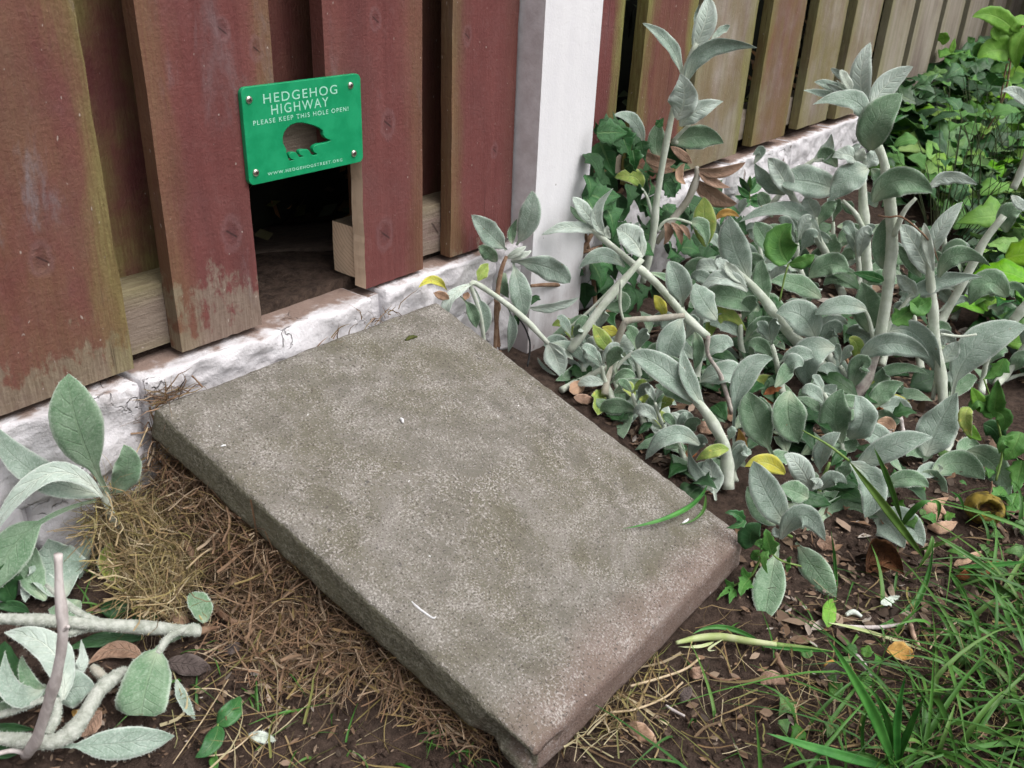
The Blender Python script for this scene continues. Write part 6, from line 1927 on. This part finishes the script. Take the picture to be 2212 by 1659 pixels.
for c, pts, w, m_, lab in [
    ('H', [(1180, 670, .8), (1195, 710, 1), (1220, 750, 1), (1222, 785, .7)], [20, 24, 24, 18], 'stem_brown', 'short crooked brown twig standing in the bare soil'),
    ('H', [(1515, 680, .8), (1545, 720, 1), (1580, 765, .8)], [24, 22, 20], 'bark', 'pale barkless twig in front of the orange leaf'),
    ('H', [(1440, 555, .7), (1600, 560, .8), (1720, 545, .7)], [14, 16, 12], 'bark', 'thin grey twig lying behind the grass'),
    ('H', [(1740, 550, .6), (1755, 600, .8), (1775, 640, .6)], [20, 18, 14], 'k', 'short tan stalk in the edge of the grass'),
    ('H', [(1470, 510, .6), (1500, 495, .9), (1535, 515, .6)], [16, 24, 14], 'w', 'white curled shaving on the soil'),
    ('H', [(720, 885, .6), (760, 910, .6), (800, 930, .6)], [10, 12, 10], 'bark', 'grey twig scrap by the slab edge'),
    ('H', [(850, 1010, .6), (880, 980, .7), (930, 960, .6)], [12, 14, 10], 'stem_brown', 'brown twig near the bottom of the picture'),
    ('H', [(800, 690, .6), (870, 740, .7), (950, 780, .7), (1030, 772, .6)], [10, 11, 10, 8], 'stem_brown', 'long thin brown twig running from the slab edge'),
    ('G', [(880, 980, 1), (960, 1045, 1.2), (1050, 1070, 1), (1130, 1070, .8)], [26, 28, 26, 18], 'stem_brown', 'ochre root crossing the straw'),
    ('G', [(770, 720, 3), (800, 770, 3), (830, 830, 2.5)], [30, 30, 24], 'stem_brown', 'ochre root end sticking out of the straw'),
    ('E', [(1080, 950, 1), (1095, 1010, 1), (1110, 1070, .8)], [20, 22, 18], 'bark', 'dark twig between dead leaves in the bed'),
    ('C', [(1330, 1160, 1), (1420, 1150, 1), (1500, 1170, .8)], [12, 16, 12], 'stem_brown', 'brown twig under the big broad grey leaf'),
    ('D', [(415, 812, 0), (425, 822, 0), (437, 836, 0)], [4, 4, 4], 'stem_brown', 'short brown stick leaning on the wall behind the slab')]:
    q = Plant('twig', lab, 'twig', c, pts[0][0], pts[0][1], TW, lie=True)
    q.stem(pts, w, m_, rough=0.25, name='shaft')

# curled bark piece
MAT['bark_brown'] = mat_leaf('brown bark', (0.055, 0.024, 0.012), (0.12, 0.048, 0.02), (0.13, 0.06, 0.03), (0.16, 0.08, 0.04), 0.85, 0, 5, 0.2, 0.3, bump=0.003)
q = Plant('bark_piece', "curled rust-brown bark piece on dark soil below the low lamb's ear leaves", 'bark', 'H', 1620, 330, lie=True)
q.leaf(1555, 335, 1600, 235, 1712, 340, 150, mat='bark_brown', o=(.5, 2.2, .5), roll=20, f=0.7, c=0.3, v=0.1, name='sheet')
# hollow yellow fruit
def fruit():
    c = at_ground(px('E', 1485, 1490)); R = 0.025
    e = empty('crab_apple', c, 'rotting yellow crab apple with a dark hollow on the soil', 'fruit')
    bm = bmesh.new(); bmesh.ops.create_uvsphere(bm, u_segments=36, v_segments=24, radius=R)
    d = (CAMP - c).normalized() + Vector((0.25, -0.25, 0.0)); d.normalize()
    for v in bm.verts:
        n = v.co.normalized(); a = n.dot(d)
        k = sstep(0.78, 0.98, a + 0.2 * mnoise.noise(n * 2.6 + Vector((3, 1, 2))))
        v.co = v.co * (1 + 0.10 * mnoise.noise(n * 2.5)) - d * (R * 0.95 * k); v.co.z *= 0.85
    for f in bm.faces:
        n = f.calc_center_median()
        f.material_index = 1 if all((v.co - d * v.co.dot(d)).length < R * 0.36 and v.co.dot(d) < R * 0.5 and v.co.dot(d) > -R * 0.45 for v in f.verts) else 0
    bmesh.ops.translate(bm, vec=(0, 0, R * 0.75), verts=bm.verts)
    bm_obj('flesh', bm, [mat_simple('yellow fruit', (0.035, 0.024, 0.01), (0.225, 0.165, 0.025), 55, 0.7, 0.001, lo=0.34, hi=0.55), mat_simple('rotten hollow', (0.03, 0.018, 0.01), (0.12, 0.06, 0.02), 120, 0.8, 0.002)], e)
    v, f = tube([Vector((0.004, 0, R * 1.5)), Vector((0.007, 0, R * 1.9)), Vector((0.012, 0.003, R * 2.2))], [0.0012, 0.001, 0.001], 6)
    mesh_obj('stalk', v, f, MAT['stem_brown'], e)
fruit()
# small finds lying on the slab
def on_slab(name, lab, cat, pts, w, mat, h=0.12, shape='stem', nseg=6):
    q = Plant(name, lab, cat, 'D', pts[0][0], pts[0][1], lie='slab')
    q.stem([(x, y, h) for x, y in pts], w, mat, rough=0.5, nseg=nseg, name='piece')
MAT['chalk'] = mat_simple('chalky white', (0.62, 0.62, 0.64), (0.82, 0.82, 0.84), 300, 0.8)
MAT['moss'] = mat_simple('moss', (0.06, 0.075, 0.02), (0.11, 0.12, 0.035), 300, 0.95, 0.002)
on_slab('bird_dropping', 'thin white streak of bird dropping on the lower half of the slab', 'dropping', [(889, 1299), (900, 1310), (915, 1322), (935, 1335), (942, 1332)], [2, 6, 5, 4, 2], 'chalk', 0.03)
on_slab('pebble', 'small pale pebble lying on the slab', 'pebble', [(864, 903), (868, 906), (871, 913)], [3, 9, 4], 'chalk', 0.2)
on_slab('shell_chip', 'white shell chip under the arching grass blade on the slab', 'chip', [(1474, 1130), (1481, 1126), (1487, 1121)], [3, 8, 3], 'chalk', 0.15)
on_slab('shell_chip', 'tiny white chip near the upper left corner of the slab', 'chip', [(477, 964), (483, 962), (488, 962)], [2, 4, 3], 'chalk', 0.1)
on_slab('moss_tuft', 'small moss tuft near the back edge of the slab', 'moss', [(876, 735), (884, 730), (893, 728), (902, 727)], [4, 11, 9, 3], 'moss', 0.1)
# crumbs of soil and litter
def crumbs():
    r = random.Random(8); V, F = [], []
    base = bmesh.new(); bmesh.ops.create_icosphere(base, subdivisions=1, radius=1)
    bv = [v.co.copy() for v in base.verts]; bf = [tuple(v.index for v in f.verts) for f in base.faces]; base.free()
    ALL = [(380, 1300), (700, 1500), (900, 1640), (1180, 1660), (1500, 1400), (1640, 1250), (1900, 1100), (2212, 1000), (2212, 1660), (0, 1660), (0, 1300)]
    OUT = [(2225, 850), (3000, 850), (3000, 2000), (-300, 2000), (-300, 1670), (2225, 1670)]
    for p in poly_points(ALL, 1500, r):
        g = at_ground(p); s = 0.0009 + 0.0045 * r.random() ** 4
        k = len(V); m = Matrix.Rotation(r.uniform(0, 6), 3, 'Z') @ Matrix.Diagonal((s * r.uniform(.7, 1.4), s * r.uniform(.7, 1.4), s * r.uniform(.5, 1)))
        V += [m @ (v * r.uniform(.75, 1.25)) + g + Vector((0, 0, s * 0.2)) for v in bv]; F += [tuple(k + i for i in f) for f in bf]
    tag(mesh_obj('soil_crumbs', V, F, MAT['soil'], None, smooth=False), 'crumbs of brown soil', 'soil', kind='stuff')
    V, F = [], []
    for poly, n, s0 in ((ALL, 1100, 0.006), (OUT, 900, 0.007), (BED, 1500, 0.015), (EDGEBED, 260, 0.012), ([(1560, 1180), (1900, 1000), (2100, 900), (2212, 1000), (2212, 1400), (1700, 1400)], 700, 0.012), (FAR, 300, 0.014)):
        for p in poly_points(poly, n, r):
            g = at_ground(p); s = s0 * (0.3 + r.random() ** 2.5)
            if g.y > 0.78: continue
            a = Vector((r.gauss(0, 1), r.gauss(0, 1), r.gauss(0, .3))).normalized(); b = a.cross(Vector((r.gauss(0, .3), r.gauss(0, .3), 1))).normalized(); n_ = a.cross(b)
            k = len(V); wd = r.uniform(.15, .6); bend = r.uniform(-.3, .3)
            c = g + Vector((0, 0, 0.002 + 0.004 * r.random()))
            V += [c - a * s, c - a * s * .3 + b * s * wd + n_ * s * bend, c + a * s * .4 + b * s * wd * .8 + n_ * s * bend, c + a * s, c + a * s * .3 - b * s * wd + n_ * s * bend * .6, c - a * s * .4 - b * s * wd * .8, c]
            F += [(k + 6, k, k + 1), (k + 6, k + 1, k + 2), (k + 6, k + 2, k + 3), (k + 6, k + 3, k + 4), (k + 6, k + 4, k + 5), (k + 6, k + 5, k)]
    tag(mesh_obj('leaf_litter', V, F, MAT['litter'], None, smooth=False), 'scraps of dead leaf and chaff strewn over the soil', 'leaf litter', kind='stuff')
crumbs()
